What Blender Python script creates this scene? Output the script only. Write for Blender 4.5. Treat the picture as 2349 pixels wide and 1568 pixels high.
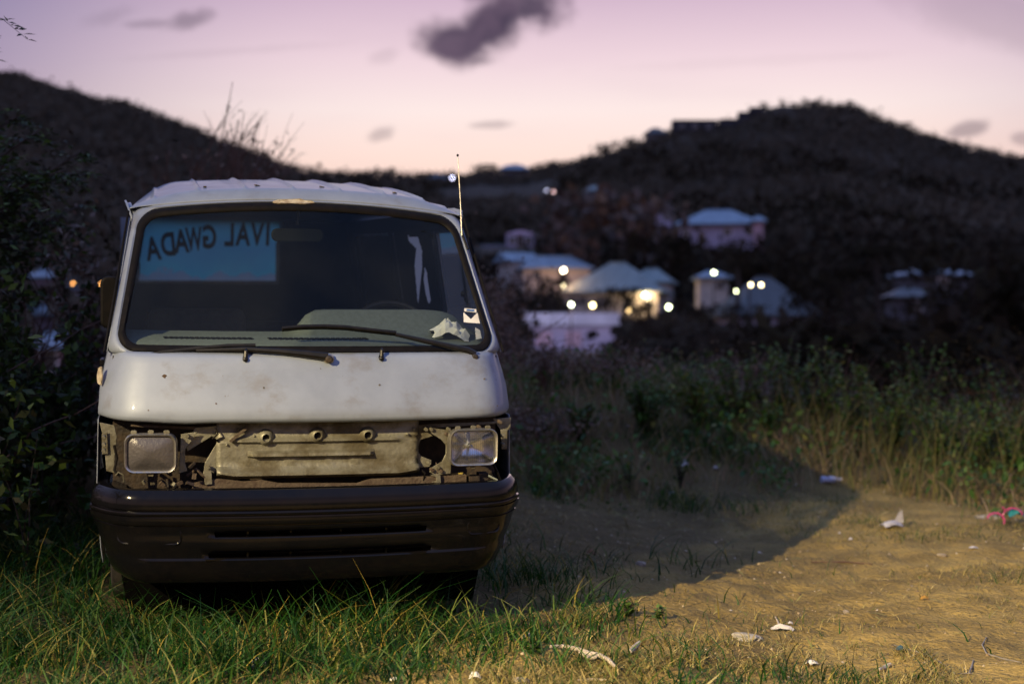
import bpy, bmesh, math, random
import numpy as np
from mathutils import Matrix, Vector, Euler
from math import radians, sin, cos, pi
for o in list(bpy.data.objects): bpy.data.objects.remove(o)
SC = bpy.context.scene
COL = SC.collection
R = np.random.RandomState(7)

# ------------------------------------------------------------------ camera
F, HZ, HC = 3261.0, 801.0, 1.168         # focal length and horizon row on a 2348 wide picture, eye height in metres
cam = bpy.data.cameras.new('camera')
camo = bpy.data.objects.new('camera', cam); COL.objects.link(camo)
camo.location = (0, 0, HC)
camo.rotation_euler = (radians(90) , 0, 0)
cam.sensor_width = 36; cam.lens = 36*F/2348
cam.shift_y = (HZ-784)/2348
cam.clip_end = 9000; cam.clip_start = .05
cam.dof.use_dof = True; cam.dof.focus_distance = 5.62; cam.dof.aperture_fstop = 1.7; cam.dof.aperture_blades = 0
SC.camera = camo

# ------------------------------------------------------------------ sky at dusk
wd = bpy.data.worlds.new('World'); SC.world = wd; wd.use_nodes = True
nt = wd.node_tree; nt.nodes.clear()
def N(t, ty, **k):
    n = t.nodes.new(ty)
    for a, b in k.items(): setattr(n, a, b)
    return n
def M_(t, op, a, b=None, c=None, clamp=False):
    n = t.nodes.new('ShaderNodeMath'); n.operation = op; n.use_clamp = clamp
    for i, x in enumerate((a, b, c)):
        if x is None: continue
        if isinstance(x, (int, float)): n.inputs[i].default_value = x
        else: t.links.new(x, n.inputs[i])
    return n.outputs[0]
def ramp(t, fac, stops, interp='LINEAR'):
    n = t.nodes.new('ShaderNodeValToRGB'); cr = n.color_ramp; cr.interpolation = interp
    while len(cr.elements) < len(stops): cr.elements.new(.5)
    for e, (p, c) in zip(cr.elements, stops):
        e.position = p; e.color = (*c, 1)
    if fac is not None: t.links.new(fac, n.inputs[0])
    return n.outputs[0]
def mixc(t, f, a, b):
    n = t.nodes.new('ShaderNodeMix'); n.data_type = 'RGBA'
    for i, x in ((0, f), (6, a), (7, b)):
        if isinstance(x, (int, float)): n.inputs[i].default_value = x
        elif isinstance(x, tuple): n.inputs[i].default_value = (*x, 1)
        else: t.links.new(x, n.inputs[i])
    return n.outputs[2]
def smooth(t, x, a, b):
    n = t.nodes.new('ShaderNodeMapRange'); n.interpolation_type = 'SMOOTHSTEP'
    t.links.new(x, n.inputs[0]); n.inputs[1].default_value = a; n.inputs[2].default_value = b
    return n.outputs[0]
tc = N(nt, 'ShaderNodeTexCoord'); sx = N(nt, 'ShaderNodeSeparateXYZ'); nt.links.new(tc.outputs['Generated'], sx.inputs[0])
X, Y, Z = sx.outputs
glow = ramp(nt, Z, [(0, (1.0, .50, .36)), (.09, (1.03, .61, .47)), (.125, (1.03, .76, .66)), (.165, (1.0, .83, .80)), (.20, (.88, .68, .74)), (.245, (.64, .46, .60)),
                    (.40, (.39, .42, .74)), (.7, (.23, .35, .74)), (1, (.185, .31, .69))])
away = ramp(nt, Z, [(0, (.46, .30, .33)), (.12, (.50, .36, .42)), (.19, (.36, .29, .43)), (.25, (.24, .21, .38)), (.45, (.32, .36, .68)), (.7, (.23, .33, .72)), (1, (.185, .31, .69))])
hl = M_(nt, 'SQRT', M_(nt, 'ADD', M_(nt, 'MULTIPLY', X, X), M_(nt, 'MULTIPLY', Y, Y)))
ca = M_(nt, 'DIVIDE', M_(nt, 'ADD', M_(nt, 'MULTIPLY', X, sin(radians(4))), M_(nt, 'MULTIPLY', Y, cos(radians(4)))), M_(nt, 'MAXIMUM', hl, .001))
sky = mixc(nt, smooth(nt, ca, .895, .995), away, glow)
# clouds: soft dark shreds with noisy edges, placed by their direction in the sky
inv = M_(nt, 'MAXIMUM', Y, .05)
tx = M_(nt, 'DIVIDE', X, inv); tz = M_(nt, 'DIVIDE', Z, inv)
cmb = N(nt, 'ShaderNodeCombineXYZ'); nt.links.new(tx, cmb.inputs[0]); nt.links.new(tz, cmb.inputs[1])
ns = N(nt, 'ShaderNodeTexNoise'); ns.inputs['Scale'].default_value = 34; ns.inputs['Detail'].default_value = 5; ns.inputs['Roughness'].default_value = .55
nt.links.new(cmb.outputs[0], ns.inputs['Vector'])
nb = N(nt, 'ShaderNodeTexNoise'); nb.inputs['Scale'].default_value = 13; nb.inputs['Detail'].default_value = 3
mp = N(nt, 'ShaderNodeMapping'); mp.inputs['Scale'].default_value = (.5, 2.4, 1); nt.links.new(cmb.outputs[0], mp.inputs[0]); nt.links.new(mp.outputs[0], nb.inputs['Vector'])
noise = M_(nt, 'SUBTRACT', ns.outputs[0], .5)
def cloud(u, v, a, b, ang, k, op, soft=.75):
    cx, cz = (u-1174)/F, (HZ-v)/F
    dx = M_(nt, 'SUBTRACT', tx, cx); dz = M_(nt, 'SUBTRACT', tz, cz)
    c, s = cos(ang), sin(ang)
    p = M_(nt, 'DIVIDE', M_(nt, 'ADD', M_(nt, 'MULTIPLY', dx, c), M_(nt, 'MULTIPLY', dz, s)), a/F)
    q = M_(nt, 'DIVIDE', M_(nt, 'SUBTRACT', M_(nt, 'MULTIPLY', dz, c), M_(nt, 'MULTIPLY', dx, s)), b/F)
    d = M_(nt, 'SQRT', M_(nt, 'ADD', M_(nt, 'MULTIPLY', p, p), M_(nt, 'MULTIPLY', q, q)))
    d = M_(nt, 'ADD', d, M_(nt, 'MULTIPLY', noise, k))
    return M_(nt, 'MULTIPLY', M_(nt, 'SUBTRACT', 1.0, smooth(nt, d, 1.08-soft, 1.12)), op)
front = M_(nt, 'GREATER_THAN', Y, .1)
cm = None
for args in [(1050, 98, 118, 66, radians(-8), 1.2, .99), (1128, 60, 150, 74, radians(30), 1.2, .99), (1212, 16, 105, 70, radians(10), 1.6, .95), (1080, 135, 80, 24, radians(-6), 1.3, .72), (1130, -40, 120, 60, 0, 1.4, .8),
             (430, 48, 75, 26, radians(10), 1.9, .50), (350, 55, 105, 14, radians(2), 1.5, .32), (250, 40, 70, 26, .3, 1.9, .16), (880, 128, 46, 24, radians(14), 1.6, .15),
             (872, 308, 42, 22, radians(18), 1.5, .36), (1122, 287, 62, 12, radians(2), 1.3, .34), (2222, 298, 60, 22, radians(12), 1.5, .52), (2345, 318, 40, 18, 0, 1.5, .4),
             (2300, 40, 330, 90, radians(-14), .9, .22), (520, 120, 300, 12, radians(4), 1.4, .08), (1750, 140, 420, 16, radians(3), 1.2, .05)]:
    m = cloud(*args)
    cm = m if cm is None else M_(nt, 'MAXIMUM', cm, m)
cm = M_(nt, 'MULTIPLY', cm, front)
ccol = mixc(nt, smooth(nt, M_(nt, 'ADD', noise, M_(nt, 'MULTIPLY', tz, .0)), -.18, .25), (.115, .078, .125), (.055, .042, .078))
sky = mixc(nt, cm, sky, ccol)
streak = M_(nt, 'MULTIPLY', smooth(nt, nb.outputs[0], .45, .8), .09)
sky = mixc(nt, streak, sky, (.55, .40, .50))
bg = N(nt, 'ShaderNodeBackground'); nt.links.new(sky, bg.inputs[0]); bg.inputs[1].default_value = 1.0
wo = N(nt, 'ShaderNodeOutputWorld'); nt.links.new(bg.outputs[0], wo.inputs[0])

# the sun has set behind the hills; what is left of it is a broad faint afterglow
sl = bpy.data.lights.new('sun', 'SUN'); sl.energy = .06; sl.angle = radians(20); sl.color = (1, .72, .6)
so = bpy.data.objects.new('sun', sl); COL.objects.link(so); so.rotation_euler = (radians(82), 0, radians(180-7))
SC.view_settings.view_transform = 'Standard'; SC.view_settings.look = 'None'; SC.view_settings.exposure = 0; SC.view_settings.gamma = 1
SC.cycles.use_denoising = True
SC.cycles.max_bounces = 6; SC.cycles.transparent_max_bounces = 12; SC.cycles.caustics_reflective = False; SC.cycles.caustics_refractive = False
SC.cycles.sample_clamp_indirect = 4

# ------------------------------------------------------------------ materials
MAT = {}
def pm(name, c1, c2=None, scale=8, rough=.6, metal=0, bump=0, bscale=None, coat=0, detail=4, spec=.5, r2=None, lo=.35, hi=.65, coords='Object', stretch=None):
    """two-tone procedural material with noise, optional fine relief"""
    m = bpy.data.materials.new(name); m.use_nodes = True; t = m.node_tree
    b = t.nodes['Principled BSDF']; MAT[name] = m
    b.inputs['Roughness'].default_value = rough; b.inputs['Metallic'].default_value = metal
    b.inputs['Coat Weight'].default_value = coat; b.inputs['Coat Roughness'].default_value = .06
    b.inputs['Specular IOR Level'].default_value = spec
    b.inputs['Base Color'].default_value = (*c1, 1)
    if c2 is not None or bump:
        tcn = N(t, 'ShaderNodeTexCoord'); src = tcn.outputs[coords]
        if stretch:
            mpn = N(t, 'ShaderNodeMapping'); mpn.inputs['Scale'].default_value = stretch; t.links.new(src, mpn.inputs[0]); src = mpn.outputs[0]
    if c2 is not None:
        n = N(t, 'ShaderNodeTexNoise'); n.inputs['Scale'].default_value = scale; n.inputs['Detail'].default_value = detail; n.inputs['Roughness'].default_value = .62
        t.links.new(src, n.inputs['Vector'])
        f = smooth(t, n.outputs[0], lo, hi)
        t.links.new(mixc(t, f, c1, c2), b.inputs['Base Color'])
        if r2 is not None:
            t.links.new(M_(t, 'MULTIPLY_ADD', f, r2-rough, rough), b.inputs['Roughness'])
    if bump:
        n2 = N(t, 'ShaderNodeTexNoise'); n2.inputs['Scale'].default_value = bscale or scale*4; n2.inputs['Detail'].default_value = 5
        t.links.new(src, n2.inputs['Vector'])
        bp = N(t, 'ShaderNodeBump'); bp.inputs['Strength'].default_value = bump; bp.inputs['Distance'].default_value = .02
        t.links.new(n2.outputs[0], bp.inputs['Height']); t.links.new(bp.outputs[0], b.inputs['Normal'])
    return m
def leafmat(name, stops, rough=.55, trans=.3):
    """foliage: every leaf or blade takes its own tone"""
    m = bpy.data.materials.new(name); m.use_nodes = True; t = m.node_tree; MAT[name] = m
    b = t.nodes['Principled BSDF']; out = t.nodes['Material Output']
    g = N(t, 'ShaderNodeNewGeometry')
    c = ramp(t, g.outputs['Random Per Island'], stops)
    t.links.new(c, b.inputs['Base Color']); b.inputs['Roughness'].default_value = rough; b.inputs['Specular IOR Level'].default_value = .35 if rough < 1 else 0
    tr = N(t, 'ShaderNodeBsdfTranslucent'); t.links.new(c, tr.inputs[0])
    mx = N(t, 'ShaderNodeMixShader'); mx.inputs[0].default_value = trans
    t.links.new(b.outputs[0], mx.inputs[1]); t.links.new(tr.outputs[0], mx.inputs[2]); t.links.new(mx.outputs[0], out.inputs[0])
    return m
def emis(name, col, s):
    m = bpy.data.materials.new(name); m.use_nodes = True; t = m.node_tree; MAT[name] = m
    t.nodes.remove(t.nodes['Principled BSDF'])
    e = N(t, 'ShaderNodeEmission'); e.inputs[0].default_value = (*col, 1); e.inputs[1].default_value = s
    t.links.new(e.outputs[0], t.nodes['Material Output'].inputs[0])
    return m
def glassmat(name, tint, dust=(.3, .32, .3), dustf=.03, rough=.02, refl=1.0):
    m = bpy.data.materials.new(name); m.use_nodes = True; t = m.node_tree; MAT[name] = m
    t.nodes.remove(t.nodes['Principled BSDF'])
    tr = N(t, 'ShaderNodeBsdfTransparent'); tr.inputs[0].default_value = (*tint, 1)
    gl = N(t, 'ShaderNodeBsdfGlossy'); gl.inputs['Roughness'].default_value = rough
    fr = N(t, 'ShaderNodeFresnel'); fr.inputs[0].default_value = 1.5
    mx = N(t, 'ShaderNodeMixShader'); t.links.new(M_(t, 'MULTIPLY', fr.outputs[0], refl), mx.inputs[0]); t.links.new(tr.outputs[0], mx.inputs[1]); t.links.new(gl.outputs[0], mx.inputs[2])
    df = N(t, 'ShaderNodeBsdfDiffuse'); df.inputs[0].default_value = (*dust, 1)
    n = N(t, 'ShaderNodeTexNoise'); n.inputs['Scale'].default_value = 1.6; n.inputs['Detail'].default_value = 6
    tcn = N(t, 'ShaderNodeTexCoord'); t.links.new(tcn.outputs['Object'], n.inputs['Vector'])
    m2 = N(t, 'ShaderNodeMixShader'); t.links.new(M_(t, 'MULTIPLY', smooth(t, n.outputs[0], .25, .75), dustf*2), m2.inputs[0])
    t.links.new(mx.outputs[0], m2.inputs[1]); t.links.new(df.outputs[0], m2.inputs[2])
    t.links.new(m2.outputs[0], t.nodes['Material Output'].inputs[0])
    return m

def dusty(name, f):
    """pane with a film of dust that glows a little with the light behind it"""
    m = glassmat(name, (.6, .64, .68), dustf=.02); t = m.node_tree; out = t.nodes['Material Output']; prev = out.inputs[0].links[0].from_socket
    tr = N(t, 'ShaderNodeBsdfTranslucent'); tr.inputs[0].default_value = (.62, .66, .72, 1)
    mx = N(t, 'ShaderNodeMixShader'); mx.inputs[0].default_value = f
    t.links.new(prev, mx.inputs[1]); t.links.new(tr.outputs[0], mx.inputs[2]); t.links.new(mx.outputs[0], out.inputs[0])
    return m
# silver paint: metallic flake, handling smears and small chips of its own shape
def paint():
    m = pm('silver_paint', (.40, .41, .43), rough=.55, metal=.22, coat=.3)
    t = m.node_tree; b = t.nodes['Principled BSDF']
    tcn = N(t, 'ShaderNodeTexCoord')
    def noi(sc, det, st=(1, 1, 1), loc=(0, 0, 0)):
        mpn = N(t, 'ShaderNodeMapping'); mpn.inputs['Scale'].default_value = st; mpn.inputs['Location'].default_value = loc
        t.links.new(tcn.outputs['Object'], mpn.inputs[0])
        n = N(t, 'ShaderNodeTexNoise'); n.inputs['Scale'].default_value = sc; n.inputs['Detail'].default_value = det; n.inputs['Roughness'].default_value = .65
        t.links.new(mpn.outputs[0], n.inputs['Vector']); return n.outputs[0]
    base = mixc(t, smooth(t, noi(3.2, 6), .3, .75), (.235, .272, .345), (.18, .21, .27))
    smear = smooth(t, noi(5.5, 9, (1, 1, 1.3), (3, 1, 2)), .50, .70)
    base = mixc(t, M_(t, 'MULTIPLY', smear, .62), base, (.155, .155, .16))
    chips = smooth(t, noi(26, 5, (1, 1, .8), (9, 4, 1)), .70, .735)
    base = mixc(t, M_(t, 'MULTIPLY', chips, .8), base, (.10, .075, .05))
    t.links.new(base, b.inputs['Base Color'])
    t.links.new(M_(t, 'MULTIPLY_ADD', smooth(t, noi(4, 6, loc=(1, 1, 1)), .3, .7), .10, .52), b.inputs['Roughness'])
    bp = N(t, 'ShaderNodeBump'); bp.inputs['Strength'].default_value = .05; bp.inputs['Distance'].default_value = .02
    t.links.new(noi(2.2, 2, loc=(5, 5, 5)), bp.inputs['Height']); t.links.new(bp.outputs[0], b.inputs['Normal'])
    return m
PAINT = paint()
PRIMER = pm('dusty_inner_metal', (.205, .20, .155), (.085, .072, .042), 9, rough=.5, metal=.45, bump=.18, bscale=60, r2=.75, detail=8)
RUST = pm('rusty_metal', (.045, .028, .017), (.075, .055, .036), 22, rough=.8, bump=.3, detail=8)
DARKMET = pm('dark_steel', (.022, .018, .016), (.05, .035, .022), 18, rough=.6, metal=.3, bump=.2)
BUMPER = pm('black_bumper_plastic', (.003, .003, .004), (.0045, .004, .0045), 9, rough=.10, r2=.15, spec=.26)
RUBBER = pm('black_rubber', (.004, .0036, .0034), (.007, .0055, .005), 30, rough=.6, spec=.1)
BLACKMET = pm('wiper_black', (.005, .005, .005), (.009, .008, .008), 40, rough=.4, spec=.25)
CHROME = pm('dull_chrome', (.55, .53, .48), (.32, .30, .26), 30, rough=.28, metal=.9, r2=.5)
TYRE = pm('tyre_rubber', (.014, .013, .012), (.03, .025, .02), 20, rough=.85, bump=.2)
LINING = pm('dark_lining', (.016, .015, .015), (.010, .010, .011), 12, rough=.95, spec=.1)
DASH = pm('dash_plastic', (.125, .145, .13), (.105, .12, .105), 60, rough=.7, bump=.08, bscale=300)
SEAT = pm('seat_cloth', (.07, .07, .055), (.045, .047, .04), 14, rough=.95, bump=.1)
WGLASS = glassmat('windscreen_glass', (.80, .86, .86), dustf=.012, refl=.5)
TGLASS = glassmat('tinted_glass', (.05, .055, .06), dustf=.02)
DGLASS = glassmat('door_glass', (.55, .60, .62), dustf=.06)
CREAM = pm('cream_filler', (.46, .41, .31), (.28, .22, .15), 40, rough=.85, bump=.4)
PAPER = pm('white_paper', (.72, .70, .64), (.58, .56, .50), 9, rough=.8)
BLUEINK = pm('blue_ink', (.05, .12, .30), (.08, .16, .34), 60, rough=.6)
# ------------------------------------------------------------------ mesh helpers
def tag(o, label=None, cat=None, group=None, kind=None):
    if label: o['label'] = label
    if cat: o['category'] = cat
    if group: o['group'] = group
    if kind: o['kind'] = kind
    return o
def empty(name, loc=(0, 0, 0), rot=(0, 0, 0)):
    o = bpy.data.objects.new(name, None); COL.objects.link(o); o.location = loc; o.rotation_euler = rot
    o.empty_display_size = .1
    return o
def link(name, me, mat, parent=None, loc=None, rot=None):
    o = bpy.data.objects.new(name, me); COL.objects.link(o)
    if mat is not None and not me.materials: me.materials.append(mat)
    if parent: o.parent = parent
    if loc is not None: o.location = loc
    if rot is not None: o.rotation_euler = rot
    return o
def np_mesh(name, verts, faces, mat=None, parent=None, smooth_=False):
    """mesh from arrays; faces is an (n,3) or (n,4) array"""
    verts = np.asarray(verts, np.float32); faces = np.asarray(faces, np.int32)
    me = bpy.data.meshes.new(name); k = faces.shape[1]
    me.vertices.add(len(verts)); me.vertices.foreach_set('co', verts.ravel())
    me.loops.add(faces.size); me.loops.foreach_set('vertex_index', faces.ravel())
    me.polygons.add(len(faces)); me.polygons.foreach_set('loop_start', np.arange(0, faces.size, k, dtype=np.int32))
    me.polygons.foreach_set('loop_total', np.full(len(faces), k, np.int32))
    if smooth_: me.polygons.foreach_set('use_smooth', np.ones(len(faces), bool))
    me.update(calc_edges=True)
    return link(name, me, mat, parent)
class MB:
    """collects shapes that become ONE mesh object"""
    def __init__(s): s.v = []; s.f = []
    def add(s, v, f):
        k = len(s.v); s.v += [tuple(p) for p in v]; s.f += [tuple(i+k for i in q) for q in f]; return s
    def box(s, c, d, rot=None, taper=1, bev=0):
        x, y, z = d[0]/2, d[1]/2, d[2]/2
        v = [Vector((a*x*(taper if q > 0 else 1), b*y*(taper if q > 0 else 1), q*z)) for q in (-1, 1) for a, b in ((-1, -1), (1, -1), (1, 1), (-1, 1))]
        if rot is not None:
            m = Euler(rot).to_matrix(); v = [m @ p for p in v]
        v = [(p[0]+c[0], p[1]+c[1], p[2]+c[2]) for p in v]
        return s.add(v, [(0, 3, 2, 1), (4, 5, 6, 7), (0, 1, 5, 4), (1, 2, 6, 5), (2, 3, 7, 6), (3, 0, 4, 7)])
    def tube(s, pts, r, n=8, caps=True):
        pts = [Vector(p) for p in pts]; rs = r if isinstance(r, (list, tuple, np.ndarray)) else [r]*len(pts)
        rings = []; up = None
        for i, p in enumerate(pts):
            d = (pts[min(i+1, len(pts)-1)]-pts[max(i-1, 0)]).normalized()
            if up is None: up = Vector((0, 0, 1)) if abs(d.z) < .9 else Vector((1, 0, 0))
            a = d.cross(up).normalized(); up = a.cross(d).normalized()
            rings.append([p+a*cos(2*pi*k/n)*rs[i]+up*sin(2*pi*k/n)*rs[i] for k in range(n)])
        v = [q for rg in rings for q in rg]
        f = [(i*n+k, i*n+(k+1) % n, (i+1)*n+(k+1) % n, (i+1)*n+k) for i in range(len(pts)-1) for k in range(n)]
        if caps: f += [tuple(range(n))[::-1], tuple((len(pts)-1)*n+k for k in range(n))]
        return s.add(v, f)
    def lathe(s, prof, c=(0, 0, 0), axis='z', n=20, caps=True):
        """prof: (radius, height) pairs turned about an axis through c"""
        v = []
        for r, h in prof:
            for k in range(n):
                a = 2*pi*k/n; p = (r*cos(a), r*sin(a), h)
                if axis == 'y': p = (p[0], p[2], p[1])
                if axis == 'x': p = (p[2], p[0], p[1])
                v.append((p[0]+c[0], p[1]+c[1], p[2]+c[2]))
        f = [(i*n+k, i*n+(k+1) % n, (i+1)*n+(k+1) % n, (i+1)*n+k) for i in range(len(prof)-1) for k in range(n)]
        if caps: f += [tuple(range(n))[::-1], tuple((len(prof)-1)*n+k for k in range(n))]
        return s.add(v, f)
    def grid(s, rows, keep=None, close=False):
        n = len(rows[0]); v = [p for r in rows for p in r]
        f = []
        for i in range(len(rows)-1):
            for k in range(n if close else n-1):
                if keep is None or keep(i, k): f.append((i*n+k, i*n+(k+1) % n, (i+1)*n+(k+1) % n, (i+1)*n+k))
        return s.add(v, f)
    def prism(s, poly, y0, y1):
        """polygon in x,z pushed from y0 to y1"""
        n = len(poly); v = [(x, y0, z) for x, z in poly]+[(x, y1, z) for x, z in poly]
        return s.add(v, [tuple(range(n)), tuple(range(2*n-1, n-1, -1))]+[(k, k+n, (k+1) % n+n, (k+1) % n) for k in range(n)])
    def build(s, name, mat, parent=None, smooth_=False, bevel=0, solid=0, loc=None, rot=None, sub=0, angle=40):
        me = bpy.data.meshes.new(name); me.from_pydata(s.v, [], s.f); me.validate()
        b = bmesh.new(); b.from_mesh(me); bmesh.ops.remove_doubles(b, verts=b.verts, dist=1e-6); bmesh.ops.recalc_face_normals(b, faces=b.faces); b.to_mesh(me); b.free()
        o = link(name, me, mat, parent, loc, rot)
        if solid:
            md = o.modifiers.new('solid', 'SOLIDIFY'); md.thickness = solid; md.offset = 0
        if bevel:
            md = o.modifiers.new('bevel', 'BEVEL'); md.width = bevel; md.segments = 2; md.limit_method = 'ANGLE'; md.angle_limit = radians(40)
        if sub:
            md = o.modifiers.new('sub', 'SUBSURF'); md.levels = md.render_levels = sub
        if smooth_:
            for p in me.polygons: p.use_smooth = True
            me.set_sharp_from_angle(angle=radians(angle))
        return o
def rrect(cx, cz, w, h, r, n=5):
    """rounded rectangle in x,z"""
    pts = []
    for sx_, sz_, a0 in ((1, -1, -90), (1, 1, 0), (-1, 1, 90), (-1, -1, 180)):
        for k in range(n+1):
            a = radians(a0+90*k/n); pts.append((cx+sx_*(w/2-r)+r*cos(a), cz+sz_*(h/2-r)+r*sin(a)))
    return pts

# ================================================================== THE VAN
YAW, PIT, X0, Y0 = radians(14.12), radians(4.09), -.756, 5.548
van = empty('van', (X0, Y0, 0), (PIT, 0, YAW))
tag(van, 'abandoned silver delivery van with grille and front trim stripped away, parked on weedy dirt', 'van')
VM = Matrix.Translation((X0, Y0, 0)) @ Euler((PIT, 0, YAW)).to_matrix().to_4x4(); VI = VM.inverted()
def pl(u, v, y):
    """van coordinates (x, z) of a photograph point on the vertical plane y of the van"""
    o = VI @ Vector((0, 0, HC)); d = VI.to_3x3() @ Vector(((u-1174)/F, 1, (HZ-v)/F))
    t = (y-o.y)/d.y; p = o+d*t
    return p.x, p.z
def itp(x, pts):
    return float(np.interp(x, [p[0] for p in pts], [p[1] for p in pts]))
BW = [(.2, .80), (.35, .825), (.60, .840), (.88, .834), (1.0, .828), (1.13, .800), (1.40, .755), (1.70, .706), (1.74, .70)]   # half width by height
def W(z): return itp(z, BW)
def ws(x, z): return .200+(z-1.15)*.885+.12*(x/.77)**2          # windscreen surface
# ---- nose panel
NZ = [(.877, .115), (.880, .084), (.887, .071), (.900, .0665), (.935, .074), (.99, .098), (1.05, .126), (1.10, .153), (1.122, .166), (1.130, .174), (1.134, .184), (1.142, .196)]
fr = [0, .12, .24, .36, .48, .6, .7, .78, .83, .87, .905, .935, .96, .98, .993, 1.0]
def nose_row(z, yc, full=True):
    r = []
    for s in [-f for f in fr[:0:-1]]+fr:
        a = abs(s); y = yc+.075*a*a+.20*max(0, (a-.80)/.20)**2.6
        r.append((s*W(z), y))
    return r
rows = []
for z, yc in NZ:
    r = nose_row(z, yc); ye = r[0][1]
    dz = lambda x: -.006*math.exp(-((x+.52)/.10)**2) if z < .905 else 0
    back = [(.08), (.20), (.34)]
    row = [(-W(z)-.004*b, ye+b*1.1, z) for b in back[::-1]]+[(x, y, z+dz(x)+(.010*abs(x/.83)**3 if z < .905 else 0)) for x, y in r]+[(W(z)+.004*b, ye+b*1.1, z) for b in back]
    rows.append(row)
nose = MB().grid(rows).build('nose_panel', PAINT, van, True, solid=.004, angle=50)
# stuck-on filler and the torn corner on the passenger side
fx, fz = pl(243, 862, .34)
MB().add([(-.836, .36, fz-.03), (-.823, .33, fz-.035), (-.818, .325, fz+.0), (-.822, .335, fz+.038), (-.832, .36, fz+.03), (-.838, .37, fz)],
         [(0, 1, 2, 3, 4, 5)]).build('filler_flake', CREAM, nose, solid=.006)
def onnose(u, v):
    y = .12
    for _ in range(14):
        x, z = pl(u, v, y); a = min(1, abs(x)/W(z)); y = itp(z, NZ)+.075*a*a+.20*max(0, (a-.80)/.20)**2.6
    return x, y, z
CHIP = pm('rusty_chip', (.10, .055, .025), (.05, .03, .015), 40, rough=.9); SCUFF = pm('dark_scuff', (.06, .055, .05), (.10, .09, .08), 40, rough=.8)
for k, (u, v, r_) in enumerate(((378, 862, .006), (605, 888, .004), (870, 882, .004), (495, 925, .003), (1110, 868, .0035), (735, 845, .002), (340, 940, .002), (1140, 930, .003))):
    x, y, z = onnose(u, v); q_ = np.random.RandomState(k)
    pts = [(x+r_*(.5+q_.rand())*cos(a)*1.3, 0, z+r_*(.5+q_.rand())*sin(a)) for a in np.linspace(0, 5.6, 8)]
    sl_x = (.15*x/.69)
    MB().add([(px, y-.0034+(px-x)*sl_x-(pz-z)*-.5, pz) for px, _, pz in pts], [tuple(range(8))]).build('paint_chip', CHIP if k % 3 == 0 else SCUFF, nose)
# ---- windscreen surround, gasket and glass share one loop layout
def loop(hb, ht, zb, zt, rb, rt, bow, off=0.0):
    """rounded trapezoid in x,z, bowed along the top; fixed number of points so that loops can be bridged"""
    def hw(z): return hb+(ht-hb)*(z-zb)/(zt-zb)
    P = []
    for k in range(24): P.append((-(hb-rb)+2*(hb-rb)*k/23, zb))
    for k in range(1, 9):
        a = radians(-90+90*k/9); P.append((hw(zb+rb)-rb+rb*cos(a), zb+rb+rb*sin(a)))
    for k in range(20):
        z = zb+rb+(zt-rt-zb-rb)*k/19; P.append((hw(z), z))
    for k in range(1, 9):
        a = radians(90*k/9); P.append((hw(zt-rt)-rt+rt*cos(a), zt-rt+rt*sin(a)))
    for k in range(28): P.append(((ht-rt)-2*(ht-rt)*k/27, zt))
    for k in range(1, 9):
        a = radians(90+90*k/9); P.append((-(hw(zt-rt)-rt)+rt*cos(a), zt-rt+rt*sin(a)))
    for k in range(20):
        z = zt-rt+(zb+rb-zt+rt)*k/19; P.append((-hw(z), z))
    for k in range(1, 9):
        a = radians(180+90*k/9); P.append((-(hw(zb+rb)-rb)+rb*cos(a), zb+rb+rb*sin(a)))
    out = []
    for x, z in P:
        t = max(0, min(1, (z-zb)/(zt-zb)))
        z2 = z+bow*(1-(x/ht)**2)*t*t if abs(x) < ht else z
        out.append((x, z2))
    return [(x, ws(x, z)+off, z) for x, z in out]
GL = loop(.742, .650, 1.168, 1.672, .055, .075, .045, .004)       # edge of the glass
G1 = loop(.750, .658, 1.160, 1.682, .060, .080, .046, -.008)
G2 = loop(.764, .672, 1.147, 1.697, .066, .086, .048, -.008)
G3 = loop(.771, .680, 1.141, 1.705, .068, .090, .048, .006)
S1 = loop(.778, .688, 1.137, 1.709, .068, .075, .048, -.001)
S2 = loop(.792, .698, 1.134, 1.713, .060, .050, .048, .012)
S3 = loop(.803, .704, 1.131, 1.717, .030, .030, .046, .045)
S4 = loop(.806, .706, 1.130, 1.719, .020, .030, .046, .085)
for lp in (S2, S3, S4):       # the pillars turn back round the corner, the header does not
    for i, (x, y, z) in enumerate(lp):
        if z > 1.695 and abs(x) < .64: lp[i] = (x, ws(x, z)+.004, z)
        if z < 1.1345 and abs(x) < .74: lp[i] = (x, ws(x, z)+.006, z)
MB().grid([GL, G1, G2, G3], close=True).build('windscreen_gasket', RUBBER, van, True, angle=60)
MB().grid([G3, S1, S2, S3, S4], close=True).build('windscreen_frame', PAINT, van, True, angle=70)
rows = []
for j in range(13):
    t = j/12; row = []
    for i in range(25):
        s = -1+2*i/24
        z0 = 1.150; zt = 1.690+.046*(1-s*s); z = z0+(zt-z0)*t
        x = s*(.757+(.664-.757)*t); row.append((x, ws(x, z)+.006, z))
    rows.append(row)
glass = MB().grid(rows).build('windscreen', WGLASS, van, True)
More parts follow.
